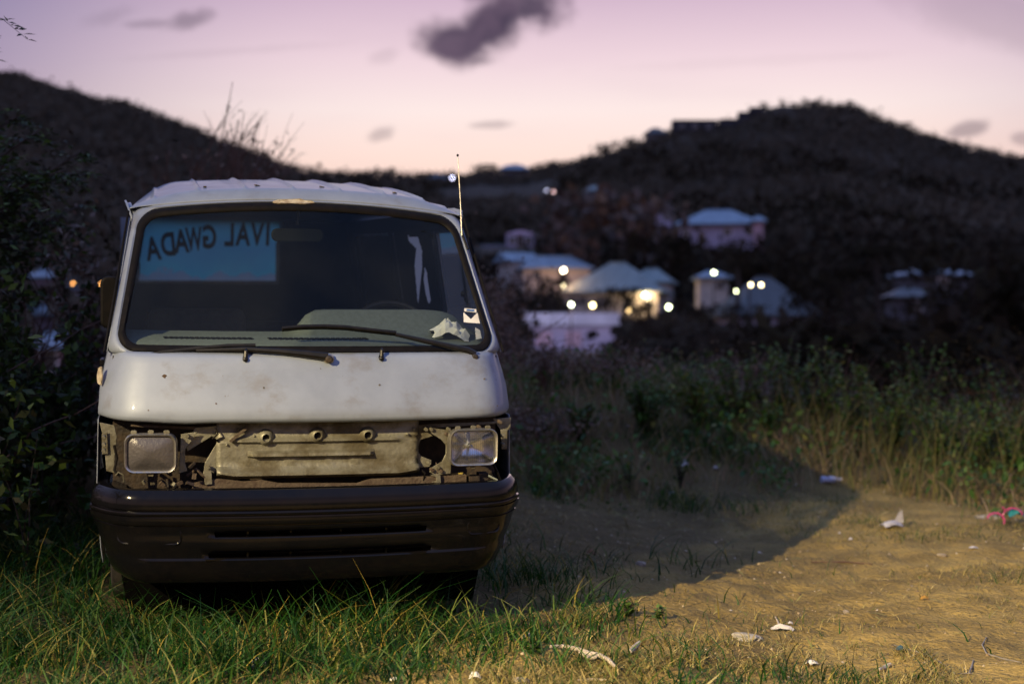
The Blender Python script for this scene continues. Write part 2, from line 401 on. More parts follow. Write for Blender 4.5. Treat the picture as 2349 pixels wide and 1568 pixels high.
# labels stuck inside the glass
def decal(name, poly, y_off, mat, parent, th=.0015):
    v = [(x, ws(x, z)+y_off, z) for x, z in poly]; return MB().add(v, [tuple(range(len(v)))]).build(name, mat, parent, solid=th)
def onws(u, v):
    y = .4
    for _ in range(12):
        x, z = pl(u, v, y); y = ws(x, z)
    return x, z
q = [onws(*p) for p in ((1063, 716), (1080, 732), (1095, 717), (1101, 742), (1064, 739))]
decal('inspection_sticker', q, .004, PAPER, glass)
q = [onws(*p) for p in ((1065, 707), (1092, 709), (1093, 717), (1065, 714))]
st = decal('parking_sticker', q, .003, PAPER, glass)
q = [onws(*p) for p in ((1070, 708.5), (1087, 710), (1087.5, 714.5), (1070, 713))]
decal('sticker_print', q, .0005, BLUEINK, glass, .0008)
q = [onws(*p) for p in ((1090, 751), (1101, 757), (1105, 776), (1092, 779))]
decal('torn_sticker', q, .006, pm('grey_film', (.2, .23, .23), (.3, .3, .28), 20), glass)
# ---- roof with pressed ribs
RIBX = [-.62, -.435, -.235, -.03, .175, .375, .555, .66]
def ztop(x): return 1.908-.035*(x/.7)**2-.115*max(0, (abs(x)-.50)/.22)**2.0
def zf(x): return 1.7635-.046*(x/.706)**2
def stepA(x): return .046*(1-.75*max(0, min(1, (abs(x)-.45)/.24))**1.5)
xs = sorted(set([round(-.722+1.444*i/72, 4) for i in range(73)]+[round(r+d, 4) for r in RIBX for d in (-.02, -.012, -.006, 0, .006, .012, .02) if abs(r+d) < .715]))
rows = []
ts = [0, .02, .04, .06, .08, .105, .13, .16, .19, .22, .26, .30, .35, .41, .48, .56, .65, .75, .87, 1.0]
ys_flat = [2.4, 2.8, 3.4, 4.0, 4.4, 4.52]
def roofz(x, y):
    z0 = zf(x); y0 = ws(x, z0); A_ = stepA(x); t1 = min(1, (y-y0)/.075); t2 = min(1, max(0, (y-y0-.035)/1.45))
    return z0+A_*(1-(1-t1)**2)+(ztop(x)-z0-A_)*(1-(1-t2)**1.45)
def rib(x, y, a0):
    h = 0
    for rx in RIBX:
        h = max(h, .011*math.exp(-((x-rx)/.0075)**2))
    return h*max(0, min(1, (y-a0)/.07))
for t in ts+ys_flat:
    row = []
    for x in xs:
        e = max(0, (abs(x)-.70)/.022)
        z0 = zf(x)-.02*e; y0 = ws(x, min(z0, 1.80))+.004
        if t <= 1:
            y = y0+(2.0-y0)*t**1.4; A_ = min(stepA(x), max(0, ztop(x)-z0)); B_ = ztop(x)-z0-A_
            t1 = min(1, (y-y0)/.075); t2 = min(1, max(0, (y-y0-.035)/1.45))
            z = z0+A_*(1-(1-t1)**2)+B_*(1-(1-t2)**1.45)
        else:
            y = t; z = ztop(x)-.05*max(0, (y-4.2)/.35)**2
        z = max(z, 1.712 if abs(x) > .70 else 0)
        row.append((x, y, z+rib(x, y, y0+.05)))
    rows.append(row)
roof = MB().grid(rows).build('roof', PAINT, van, True, solid=.004, angle=60)
lin = [[(p[0]*.985, p[1]+.05, p[2]-.035) for p in r[::3]] for r in rows[1::2]]
MB().grid(lin).build('headlining', LINING, van, True)
# torn sealant over the header
cx_ = [pl(u, v, .72) for u, v in ((626, 463), (640, 459), (668, 458), (690, 457), (700, 461), (716, 462), (722, 466), (700, 468), (672, 467), (645, 467), (630, 467))]
MB().add([(x, ws(x, z)-.008+.004*(-1)**i, z) for i, (x, z) in enumerate(cx_)], [tuple(range(len(cx_)))]).build('torn_sealant', CREAM, roof, solid=.008)
for k, (u, v) in enumerate(((738, 424), (590, 416), (905, 440), (470, 421))):   # blown leaves and twigs caught on the ribs are part of the dirt
    x, z = pl(u, v, 1.0); MB().box((x, 1.0, roofz(x, 1.0)+.004), (.022, .014, .005), (0, .2, .5*k)).build('caught_debris', RUST, roof)
# drip rails
for s in (-1, 1):
    pts = [(s*.688, .80, 1.655), (s*.700, .835, 1.690), (s*.714, .90, 1.728), (s*.722, 1.1, 1.742)]+[(s*.726, y, 1.745) for y in (1.5, 2.2, 3.0, 3.8, 4.5)]
    g = MB()
    prof = ((0, -.010), (.020, -.006), (.026, .012), (.020, .014), (.016, .002), (0, .004))
    g.grid([[(p[0]+s*a, p[1], p[2]+b) for a, b in prof] for p in pts]); g.build('drip_rail', PAINT, van, True, solid=.002)
# ---- body sides
def sx_at(y, z):
    w = W(z); return w+.012*min(1, max(0, (y-.5)/.6))+(0 if y < 4.3 else -.03*((y-4.3)/.3)**2)
def patch(sgn, y0b, y1b, y0t, y1t, z0, z1, off=0, nz=6, ny=8, hole=None):
    rows = []
    for i in range(nz+1):
        t = i/nz; z = z0+(z1-z0)*t; a = y0b+(y0t-y0b)*t; b = y1b+(y1t-y1b)*t
        rows.append([(sgn*(sx_at(a+(b-a)*k/ny, z)+off), a+(b-a)*k/ny, z) for k in range(ny+1)])
    keep = None
    if hole:
        def keep(i, k):
            y = (rows[i][k][1]+rows[i+1][k+1][1])/2; z = (rows[i][k][2]+rows[i+1][k+1][2])/2
            return all((y-hy)**2+(z-hz)**2 > hr*hr for hy, hz, hr in hole)
    return rows, keep
DUSTYG = dusty('dusty_pane', .55); DOORG = dusty('dusty_door_pane', .13)
ARCH = [(1.0, .31, .375), (3.33, .31, .375)]
for s in (-1, 1):
    b = MB()
    r, k = patch(s, 1.50, 4.55, 1.50, 4.55, .30, 1.13, nz=22, ny=76, hole=ARCH); b.grid(r, k)
    r, k = patch(s, 1.50, 4.55, 1.50, 4.55, 1.64, 1.735, nz=2, ny=20); b.grid(r)
    for a, c in ((1.50, 1.58), (2.62, 2.72), (4.28, 4.55)):
        r, k = patch(s, a, c, a, c, 1.13, 1.64, nz=6, ny=3); b.grid(r)
    b.build('side_wall', PAINT, van, True, solid=.004)
    d = MB()
    r, k = patch(s, .33, 1.49, .33, 1.49, .30, .872, nz=20, ny=36, hole=ARCH); d.grid(r, k)
    r, k = patch(s, .62, 1.49, .62, 1.49, .875, 1.13, nz=5, ny=12); d.grid(r)
    r, k = patch(s, .80, 1.49, .86, 1.49, 1.64, 1.70, nz=2, ny=8); d.grid(r)
    r, k = patch(s, .36, .47, .80, .88, 1.135, 1.66, nz=6, ny=2, off=.002); d.grid(r)
    r, k = patch(s, 1.41, 1.49, 1.41, 1.49, 1.13, 1.64, nz=6, ny=2); d.grid(r)
    door = d.build('front_door', PAINT, van, True, solid=.004)
    hx = sx_at(1.35, 1.02)
    MB().box((s*(hx+.016), 1.33, 1.02), (.02, .13, .03)).build('handle', BLACKMET, door, bevel=.005)
    r, k = patch(s, .47, 1.41, .88, 1.41, 1.135, 1.64, off=-.008, nz=6, ny=6)
    MB().grid(r).build('side_window', DOORG if s > 0 else TGLASS, van, True)
    r, k = patch(s, .37, .355, .80, .79, 1.135, 1.70, off=.014, nz=8, ny=1)
    MB().tube([(p[0][0], p[0][1]-.01, p[0][2]) for p in r], .005, 6).build('door_seal', RUBBER, door, True)
    for a, c in ((1.58, 2.62), (2.72, 4.28)):
        r, k = patch(s, a, c, a, c, 1.13, 1.64, off=-.008, nz=4, ny=6)
        MB().grid(r).build('side_window', DUSTYG if s > 0 and a < 2 else TGLASS, van, True)
    l = MB()                                                        # trim panels inside
    r, k = patch(s, .45, 4.5, .45, 4.5, .35, 1.12, off=-.045, nz=4, ny=12); l.grid(r)
    r, k = patch(s, .95, 4.5, .95, 4.5, 1.65, 1.74, off=-.03, nz=1, ny=12); l.grid(r)
    for a, c in ((1.44, 1.62), (2.58, 2.76), (4.2, 4.5)):
        r, k = patch(s, a, c, a, c, 1.12, 1.65, off=-.03, nz=3, ny=2); l.grid(r)
    l.build('inner_trim', LINING, van)
def onside(u, v, s=1, off=-.02):
    o = VI @ Vector((0, 0, HC)); d = VI.to_3x3() @ Vector(((u-1174)/F, 1, (HZ-v)/F))
    t = 7.5
    for _ in range(60):
        p = o+d*t; t += (s*(sx_at(p.y, p.z)+off)-p.x)/d.x*.5
    return tuple(o+d*t)
# ---- rear wall and rear window
b = MB()
b.box((0, 4.545, .74), (1.66, .03, .88)); b.box((-.79, 4.545, 1.46), (.10, .03, .56)); b.box((.79, 4.545, 1.46), (.10, .03, .56)); b.box((0, 4.545, 1.785), (1.44, .03, .10))
b.build('rear_door', PAINT, van)
b = MB(); b.box((0, 4.515, .785), (1.6, .02, 1.03)); b.box((0, 4.515, 1.80), (1.4, .02, .10)); b.build('rear_trim', LINING, van)
MB().box((0, 4.55, 1.487), (1.48, .006, .50)).build('rear_window', WGLASS, van)
x, z = pl(641, 570, 4.50)
MB().box(((x+.74)/2, 4.505, 1.487), (.74-x, .004, .50)).build('window_film', LINING, van)
# ---- floor pan, engine box, front bulkhead
b = MB(); b.box((0, 2.55, .33), (1.60, 3.9, .06)); b.box((0, 1.25, .52), (.9, 1.0, .36)); b.box((0, .95, .26), (1.3, .08, .08)); b.box((0, 3.33, .28), (1.3, .09, .09))
b.build('floor_pan', DARKMET, van)
MB().box((0, .36, .74), (1.56, .02, .76)).build('front_bulkhead', DARKMET, van)
# ---- wheels
def wheel(x, y, s, z=.31):
    w = empty('wheel'); w.parent = van; w.location = (x, y, z)
    MB().lathe([(.19, -.085), (.26, -.092), (.295, -.085), (.312, -.06), (.314, 0), (.312, .06), (.295, .085), (.26, .092), (.19, .085)], axis='x', n=28, caps=False).build('tyre', TYRE, w, True)
    MB().lathe([(.195, -.08), (.18, -.05), (.175, .02), (.10, .045), (.06, .05), (.055, .075), (.0, .08)] if s > 0 else [(.195, .08), (.18, .05), (.175, -.02), (.10, -.045), (.06, -.05), (.055, -.075), (.0, -.08)], axis='x', n=24, caps=False).build('rim', RUST, w, True)
for s in (-1, 1):
    wheel(s*.71, 1.0, s); wheel(s*.71, 3.33, s)
# ---- bumper
BSEC = [(-.150, .560), (-.13, .605), (-.075, .622), (-.030, .628), (-.010, .624), (.002, .612), (.010, .590), (.014, .562), (.014, .5565), (.004, .5545), (.004, .5475), (.018, .5455), (.020, .540), (.019, .5355), (.009, .534), (.009, .529),
        (.020, .527), (.022, .515), (.020, .500), (.018, .4965), (.010, .4945), (.010, .4885), (.017, .4865), (.014, .469), (.012, .447), (.014, .440), (.010, .410), (.004, .386), (.000, .364), (.004, .355), (-.002, .315), (-.012, .285), (-.026, .266), (-.05, .258), (-.10, .260)]
BWID = [(.258, .765), (.285, .782), (.36, .802), (.44, .818), (.50, .838), (.53, .846), (.60, .846), (.63, .838)]
bfr = [0, .08, .16, .24, .32, .40, .48, .52, .56, .64, .72, .78, .83, .87, .905, .935, .96, .98, .993, 1.0]
def bump_row(o, z):
    w = itp(z, BWID); row = []
    for s in [-f for f in bfr[:0:-1]]+bfr:
        a = abs(s); y = .022+.085*a*a+.155*max(0, (a-.80)/.20)**2.6; n = max(0, (a-.80)/.20)
        row.append((s*w+o*.9*n*(1 if s>=0 else -1), y-o*(1-n*.8), z+.0))
    ye = row[0][1]; xe = abs(row[-1][0])
    return [(-xe, ye+d, z) for d in (.42, .22, .08)]+row+[(xe, ye+d, z) for d in (.08, .22, .42)]
rows = [bump_row(o, z) for o, z in BSEC]
def bkeep(i, k):
    z = (BSEC[i][1]+BSEC[i+1][1])/2; xm = (rows[i][k][0]+rows[i][k+1][0])/2
    if .447 < z < .469 and -.41 < xm < .44: return False
    if .364 < z < .386 and -.41 < xm < .44: return False
    return True
bumper = MB().grid(rows, bkeep).build('bumper', BUMPER, van, True, solid=.004, angle=28)
for z0, z1 in ((.445, .471), (.362, .388)):                       # slot linings with their vertical webs
    MB().box((0.0, .085, z0-.004), (.86, .10, .006)).build('slot_lip', BUMPER, bumper)
    for x in (-.27, -.105, .09, .27):
        MB().box((x, .07, (z0+z1)/2), (.008, .05, z1-z0)).build('slot_web', BUMPER, bumper)
MB().box((0, .15, .40), (1.2, .01, .2)).build('slot_backing', DARKMET, bumper)
for k, (u, v, w_, h_) in enumerate(((625, 1217, .05, .012), (640, 1262, .055, .010), (705, 1262, .05, .010), (765, 1262, .05, .009), (840, 1256, .06, .008), (1000, 1231, .07, .012), (750, 1200, .08, .010))):
    x, z = pl(u, v, .13); MB().box((x, .135, z), (w_, .012, h_), (0, .02*(-1)**k, 0)).build('radiator_tank', RUST, bumper)
for s, u0, u1 in ((-1, 270, 415), (1, 1065, 1150)):                # moulded blanks where fog lamps would sit
    x0, z0 = pl(u0, 1205, .10 if s < 0 else .12); x1, z1 = pl(u1, 1205, .06)
    cx, w_ = (x0+x1)/2, abs(x1-x0); pts = []
    for (x, z) in rrect(cx, .452, w_, .060, .022, 4):
        a = abs(x)/.82; y = .022+.085*a*a+.155*max(0, (a-.80)/.20)**2.6
        pts.append((x, y-.013, z))
    MB().tube(pts+[pts[0]], .005, 6, False).build('fog_lamp_blank', BUMPER, bumper, True)
b = MB(); b.prism([(-.77, .32), (.77, .32), (.72, .05), (-.72, .05)], .47, .482); b.build('under_bumper_shade', pm('shade_black', (.003, .003, .003), rough=1, spec=0), van)  # black sheet added to keep the space under the bumper dark
# ---- stripped grille opening
yg = .150
def gq(pts, y): return [(pl(u, v, y)) for u, v in pts]
gp = MB()
prof = [(.004, .905), (0, .885), (0, .825), (-.004, .815), (-.016, .806), (-.016, .799), (-.004, .792), (-.002, .775), (-.004, .762), (-.020, .752), (-.022, .742), (-.004, .734), (0, .718), (-.004, .70), (-.016, .686), (-.030, .676), (-.030, .668), (-.012, .655)]
rows = []
xsg = [-.385+.80*i/40 for i in range(41)]
for o, z in prof:
    row = []
    for x in xsg:
        oo = o
        if .73 < z < .765 and (x < -.255 or x > .215): oo = -.003       # the middle bead is shorter
        if .795 < z < .81: oo = o*min(1, max(0, (.36-abs(x-.01))/.05))
        if .70 < z < .73 and any(abs(x-c) < .016 for c in (-.25, -.10, .055, .17)): oo -= .006
        row.append((x, yg+.05*x*x+oo*1.15, z+(.012*min(1, max(0, (abs(x-.01)-.33)/.07)) if z < .70 else 0)))
    rows.append(row)
gp.grid(rows)
grille = gp.build('radiator_panel', PRIMER, van, True, solid=.003, angle=35)
for u, v in ((610, 1003), (728, 998), (843, 997)):
    x, z = pl(u, v, yg-.01)
    MB().lathe([(.034, .006), (.029, -.008), (.020, -.020), (.016, -.022), (.013, -.012), (.013, .012)], (x, yg-.006, z), 'y', 16, False).build('pressed_collar', PRIMER, grille, True)
    MB().lathe([(.0005, 0), (.015, 0)], (x, yg-.014, z), 'y', 14, False).build('collar_hole', RUBBER, grille)
for u, v, r_ in ((935, 995, .006), (545, 985, .006), (583, 1000, .004), (893, 1000, .0035), (950, 983, .006), (520, 1020, .005)):
    x, z = pl(u, v, yg-.01); MB().lathe([(r_, 0), (r_*.8, -.004), (.0005, -.006)], (x, yg-.004, z), 'y', 10, False).build('rivet', PRIMER, grille, True)
MB().box((-.30, yg-.018, .83), (.09, .01, .010), (0, -.7, 0)).build('bent_tab', RUST, grille)
# frame strips at the sides of the panel, with holes, brackets and hanging clips
def plate(name, pts, y, mat, th=.004, parent=van, bev=.002):
    q = gq(pts, y); return MB().prism(q, y, y+th).build(name, mat, parent, bevel=bev)
plate('side_bracket', ((448, 980), (505, 975), (508, 1075), (488, 1085), (470, 1060), (500, 1010), (486, 1000), (450, 1022), (430, 1035), (425, 1020)), .165, PRIMER)
plate('side_bracket', ((925, 978), (985, 972), (1003, 985), (992, 1000), (965, 1008), (957, 1030), (965, 1045), (990, 1055), (985, 1070), (925, 1075)), .165, PRIMER)
plate('headlight_bracket', ((984, 986), (990, 981), (1035, 987), (1034, 1085), (1000, 1090), (984, 1082), (992, 1070), (1013, 1058), (1022, 1040), (1022, 1020), (1012, 1008), (990, 994)), .130, PRIMER)
plate('headlight_bracket', ((415, 995), (452, 990), (440, 1010), (425, 1030), (424, 1060), (430, 1080), (410, 1085)), .140, PRIMER)
plate('hanging_clip', ((470, 1060), (484, 1062), (487, 1110), (470, 1112), (466, 1085)), .125, PRIMER)
plate('fender_liner', ((228, 968), (262, 975), (268, 1000), (262, 1060), (266, 1085), (244, 1080), (240, 1030), (236, 1000)), .20, PRIMER)
plate('fender_flange', ((233, 995), (246, 990), (248, 1040), (234, 1042)), .19, PRIMER)
plate('fender_flange', ((1148, 985), (1164, 985), (1163, 1030), (1150, 1030)), .19, PRIMER)
plate('fender_liner', ((1130, 960), (1172, 957), (1170, 985), (1150, 990), (1140, 975)), .20, PRIMER)
plate('upper_flange', ((300, 973), (505, 980), (505, 986), (440, 985), (300, 978)), .17, RUST)
plate('upper_flange', ((985, 972), (1140, 966), (1135, 972), (985, 982)), .17, PRIMER)
plate('amber_wire_plate', ((1035, 1085), (1062, 1083), (1060, 1108), (1030, 1112), (1024, 1095)), .16, pm('yellowed_plastic', (.30, .24, .05), (.2, .15, .05), 20, rough=.5))
plate('junction_box', ((1076, 1093), (1100, 1091), (1101, 1115), (1076, 1117)), .13, DARKMET, .05)
plate('junction_box', ((1098, 1085), (1120, 1084), (1121, 1110), (1098, 1112)), .15, DARKMET, .05)
plate('bumper_bracket', ((985, 1088), (1010, 1086), (1012, 1112), (990, 1112), (990, 1104), (1000, 1102), (1000, 1094)), .12, PRIMER)
plate('lower_crossmember', ((500, 1098), (560, 1104), (600, 1100), (640, 1108), (820, 1108), (850, 1098), (950, 1094), (1070, 1088), (1070, 1120), (440, 1128), (440, 1108)), .135, RUST, .02)
for u, v in ((990, 985), (1030, 985), (992, 1078), (1012, 1080), (1024, 995), (1100, 980), (1148, 968), (1155, 1000), (1155, 1020), (238, 1003), (238, 1020), (238, 1034), (430, 1000), (478, 1072), (978, 985), (985, 1062), (1005, 1072)):
    x, z = pl(u, v, .12); MB().lathe([(.008, .03), (.008, 0), (.006, -.004), (.003, -.004)], (x, .122, z), 'y', 10).build('bolt', PRIMER if u % 4 else RUST, van, True)
for k, (u, v) in enumerate(((350, 1107), (372, 1108), (385, 1105), (400, 1109), (412, 1106), (435, 1108), (330, 1104), (445, 1090), (440, 1065))):   # scraps lying in the gap above the bumper
    x, z = pl(u, v, .12); MB().box((x, .105, z), (.014+.008*(k % 3), .012, .008+.008*(k % 2)), (.4*k, .7*k, .3)).build('loose_fragment', (PRIMER, RUST, DARKMET)[k % 3], van)
def wire(pts, r=.004, mat=RUBBER):
    v = []
    for u, w, y in pts:
        x, z = pl(u, w, y); v.append((x, y, z))
    MB().tube(v, r, 6).build('loose_wire', mat, van, True)
wire(((955, 1050, .16), (960, 1070, .14), (975, 1085, .13), (970, 1105, .14)), .004)
wire(((1000, 1060, .14), (1003, 1080, .13), (1000, 1100, .13)), .003, RUST)
wire(((1130, 1060, .14), (1142, 1085, .13), (1150, 1110, .15)), .005)
wire(((1120, 1090, .14), (1140, 1100, .12), (1148, 1115, .14)), .004, pm('grey_wire', (.14, .16, .14)))
wire(((495, 985, .14), (500, 995, .13), (488, 1005, .14), (500, 1012, .15)), .004)
wire(((262, 1020, .14), (268, 1050, .14), (262, 1078, .13), (275, 1092, .12)), .006)
wire(((430, 1090, .14), (450, 1075, .12), (470, 1095, .13)), .006, RUST)
wire(((265, 1090, .12), (272, 1082, .11), (282, 1088, .11), (284, 1104, .12)), .003, PRIMER)
# ---- headlamps
LENS_CLEAR = glassmat('clear_lens', (.92, .94, .95), dustf=.03, rough=.05)
LENS_DULL = pm('frosted_lens', (.085, .078, .08), (.045, .042, .045), 5, rough=.32, bump=.15, bscale=90, coat=.4, detail=6)
MIRROR = pm('lamp_reflector', (.90, .90, .94), (.75, .75, .8), 12, rough=.22, metal=1, bump=.05, bscale=40)
def headlamp(u0, v0, u1, v1, clear):
    h = empty('headlight'); h.parent = van
    ya = .085
    ax, az = pl(u0, v0, ya); bx, bz = pl(u1, v1, ya)
    cx, cz, w, hh = (ax+bx)/2, (az+bz)/2, abs(bx-ax), abs(az-bz)
    h.location = (cx, ya, cz)
    tilt = .08*(1 if cx > 0 else -1); h.rotation_euler = (0, 0, tilt)
    def ring(ww, hh_, r, y): return [(x, y, z) for x, z in rrect(0, 0, ww, hh_, r, 6)]
    MB().grid([ring(w-.026, hh-.026, .024, .010), ring(w-.020, hh-.020, .028, -.004), ring(w-.008, hh-.008, .033, -.008), ring(w, hh, .036, .002), ring(w, hh, .036, .03)], close=True).build('bezel', CHROME if clear else CHROME, h, True, angle=50)
    def dome(d, sc, y, nn=9, wave=0):
        rows = []
        for j in range(nn):
            t = j/(nn-1)
            rows.append([(x*t, y-d*(1-t**2.2), z*t) for x, _, z in ring(w*sc-.022, hh*sc-.022, .026, 0)])
        return rows
    MB().grid(dome(.020, 1, .006)[:: 1], close=True).build('lens', LENS_CLEAR if clear else LENS_DULL, h, True)
    if clear:
        rows = []
        for j in range(10):
            t = j/9; rows.append([(x*t, .012+.045*(1-t**2), z*t) for x, _, z in ring(w-.022, hh-.022, .026, 0)])
        MB().grid(rows, close=True).build('reflector', MIRROR, h, True)
        MB().lathe([(.007, .05), (.008, .034), (.005, .026), (.0005, .024)], axis='y', n=12).build('bulb', pm('bulb_glass', (.7, .7, .72), rough=.1, spec=.8), h, True)
        fl = MB()                                                    # moulded ribs of the lens
        for i in range(1, 24):
            x = -w/2+w*i/24; fl.tube([(x, -.011+.020*(abs(x)/(w/2))**2.2, z) for z in np.linspace(-hh/2+.02, hh/2-.02, 5)], .0011, 4)
        o = fl.build('lens_flutes', LENS_CLEAR, h); o['kind'] = 'stuff'
    MB().grid([ring(w-.01, hh-.01, .034, .02), ring(w*.8, hh*.8, .034, .09), ring(w*.4, hh*.4, .02, .12)], close=True).build('housing', DARKMET, h, True)
    for i, (x, z) in enumerate(((-.32*w, hh/2+.004), (.30*w, hh/2+.004), (0, hh/2+.005), (0, -hh/2-.004))):
        MB().prism(rrect(x, z, .022, .016, .006, 3), .006, .012).build('mounting_tab', PRIMER, h, bevel=.001)
    return h
headlamp(284, 995, 406, 1084, False)['label'] = 'headlight with dull frosted lens'
headlamp(1030, 984, 1142, 1067, True)['label'] = 'headlight with clear lens and bright reflector'
# ---- wipers and washer jets
def onfront(u, v, off):
    """point a little proud of the windscreen or cowl"""
    x, z = onws(u, v); return (x, ws(x, z)-off, z)
def wiper(pivot, arm, blade, stub=None):
    w = empty('wiper'); w.parent = van
    P = onfront(*pivot, .012)
    MB().lathe([(.022, 0), (.022, -.008), (.016, -.012)], P, 'y', 14).build('collar', CHROME, w, True)
    MB().lathe([(.016, -.010), (.015, -.032), (.010, -.038), (.0005, -.039)], P, 'y', 14).build('pivot', DARKMET, w, True)
    if arm:
        pts = [onfront(u, v, o) for u, v, o in arm]
        MB().tube(pts, list(np.linspace(.018, .008, len(pts))), 8).build('arm', BLACKMET, w, True)
    pts = [onfront(u, v, .012) for u, v in blade]
    MB().tube([(p[0], p[1]-.012, p[2]) for p in pts], .009, 6).build('blade_frame', BLACKMET, w, True)
    MB().grid([[(p[0], p[1]-.012, p[2]-.004) for p in pts], [(p[0], p[1]+.008, p[2]-.012) for p in pts]]).build('blade', RUBBER, w, solid=.005)
wiper((1084, 818), ((1084, 812, .035), (1068, 802, .04), (1000, 787, .035), (905, 766, .025)), ((646, 752), (690, 748), (740, 747), (790, 749), (850, 756), (906, 762)))
wiper((752, 822), ((750, 817, .03), (700, 811, .03), (640, 805, .028), (560, 800, .025), (450, 803, .02)), ((316, 817), (380, 806), (450, 798), (520, 792), (585, 791)))
for u, v in ((562, 823), (873, 821)):
    p = onfront(u, v, .0)
    MB().lathe([(.014, .01), (.014, -.006), (.011, -.018), (.009, -.030), (.004, -.034)], (p[0], p[1], p[2]), 'y', 12).build('washer_jet', BLACKMET, van, True)
    MB().tube([(p[0], p[1]-.018, p[2]), (p[0]+.002, p[1]-.012, p[2]+.03), (p[0]+.004, p[1], p[2]+.04)], [.009, .008, .004], 8).build('washer_nozzle', BLACKMET, van, True)
# ---- aerial
a = empty('antenna'); a.parent = van
def onpil(u, v, y):
    x, z = pl(u, v, y); return (x, y, z)
MB().tube([onpil(1073, 572, .64), onpil(1066, 553, .66), onpil(1057, 530, .68)], .006, 8).build('base', BLACKMET, a, True)
MB().tube([onpil(1059, 540, .66), onpil(1056, 470, .67), onpil(1050, 362, .68)], [.0032, .0024, .0016], 6).build('rod', CHROME, a, True)
x, z = pl(1049.5, 357, .68); MB().lathe([(.0005, -.006), (.005, -.003), (.005, .004), (.0005, .007)], (x, .68, z), 'z', 10).build('tip', BLACKMET, a, True)
# ---- door mirrors
for s, y, z, nm in ((-1, .62, 1.32, 0), (1, .86, 1.42, 1)):
    m = empty('door_mirror'); m.parent = van
    xo = W(z)+.030
    sh = [(s*(xo+.012), y+.0), ] 
    MB().prism(rrect(s*(xo), z, .075 if s < 0 else .05, .215, .03, 4), y, y+.06).build('shell', RUBBER, m, bevel=.01)
    MB().tube([(s*(W(z-.05)-.01), y+.06, z-.06), (s*(xo-.01), y+.04, z-.06)], .014, 8).build('bracket', RUBBER, m, True)
    MB().prism(rrect(s*(xo), z, .055 if s < 0 else .035, .185, .02, 4), y+.0605, y+.063).build('mirror_glass', MIRROR, m)
# ---- cabin
rows = []
for i in range(41):
    x = -.74+1.48*i/40; a = abs(x)
    yb = ws(x, 1.165)+.02
    hood = 0.5*(1+math.tanh((x+.02)/.035))*0.5*(1+math.tanh((.68-x)/.05))
    hz = 1.205+.095*hood-.02*hood*max(0, (x-.45)/.25)**2
    rows.append([(x, yb, 1.150), (x, yb+.03, 1.165), (x, yb+.10, 1.180), (x, yb+.16, 1.190), (x, yb+.20, 1.195+.04*hood), (x, yb+.25, hz-.012*(1-hood)), (x, yb+.31, hz), (x, yb+.36, hz-.006), (x, yb+.39, hz-.04), (x, yb+.38, 1.02), (x, yb+.30, .80)])
dash = MB().grid(rows).build('dashboard', DASH, van, True, solid=.004, angle=45)
for u0, u1, v in ((375, 590, 775), (612, 850, 779)):
    for i in range(int((u1-u0)/12)):
        x, z = pl(u0+12*i+6, v, .42); yy = ws(x, 1.165)+.02+.13
        MB().box((x, yy, 1.1875), (.016, .030, .006), (.12, 0, .25)).build('vent_slot', RUBBER, dash)
x, z = pl(900, 735, .84)
sw = empty('steering_wheel'); sw.parent = van; sw.location = (x, .84, 1.17); sw.rotation_euler = (radians(52), 0, 0)
MB().tube([(.185*cos(t), .185*sin(t), 0) for t in np.linspace(0, 2*pi, 33)], .0125, 8, False).build('rim', BLACKMET, sw, True)
MB().box((0, 0, -.02), (.34, .04, .02)).build('spoke', BLACKMET, sw, bevel=.006)
MB().lathe([(.02, -.30), (.03, -.04), (.05, -.03), (.05, 0), (.02, .012)], n=14).build('column', BLACKMET, sw, True)
for x in (-.42, .42):
    st_ = empty('seat'); st_.parent = van; st_.location = (x, 1.25, .70)
    MB().box((0, 0, 0), (.48, .50, .14)).build('cushion', SEAT, st_, bevel=.04, smooth_=True)
    MB().box((0, .28, .28), (.46, .12, .56), (-.16, 0, 0)).build('backrest', SEAT, st_, bevel=.04, smooth_=True)
MB().box((0, 2.4, .85), (1.35, .14, .62)).build('bench_back', SEAT, van, bevel=.04, smooth_=True)
mi = empty('rear_view_mirror'); mi.parent = van
x0, z0 = pl(622, 523, .80); x1, z1 = pl(742, 556, .80)
MB().prism(rrect((x0+x1)/2, (z0+z1)/2, x1-x0, z0-z1, .028, 5), .79, .815).build('shell', pm('mirror_shell', (.006, .007, .005), rough=.6, spec=.1), mi, bevel=.006)
x, z = pl(683, 515, .78); MB().tube([(x, .79, z), (x, .77, 1.72), (x, .76, 1.77)], .008, 8).build('stem', BLACKMET, mi, True)
# torn dark film inside the first rear side window leaves two pale slits of bare pane
slits = []
for pts in (((934, 541), (956, 543), (966, 575), (966, 612), (961, 655), (957, 702), (953, 655), (949, 610), (953, 570), (936, 553)), ((972, 614), (977, 625), (986, 690), (982, 697), (976, 680), (970, 640))):
    slits.append([onside(*p_)[1:] for p_ in pts])
def inside(y, z, poly):
    c = False
    for i in range(len(poly)):
        (a, b_), (c_, d_) = poly[i], poly[i-1]
        if (b_ > z) != (d_ > z) and y < (c_-a)*(z-b_)/(d_-b_)+a: c = not c
    return c
r, k = patch(1, 1.50, 2.64, 1.50, 2.64, 1.11, 1.66, off=-.016, nz=48, ny=70)
MB().grid(r, lambda i, k: not any(inside((r[i][k][1]+r[i+1][k+1][1])/2, (r[i][k][2]+r[i+1][k+1][2])/2, s_) for s_ in slits)).build('window_film', LINING, van)
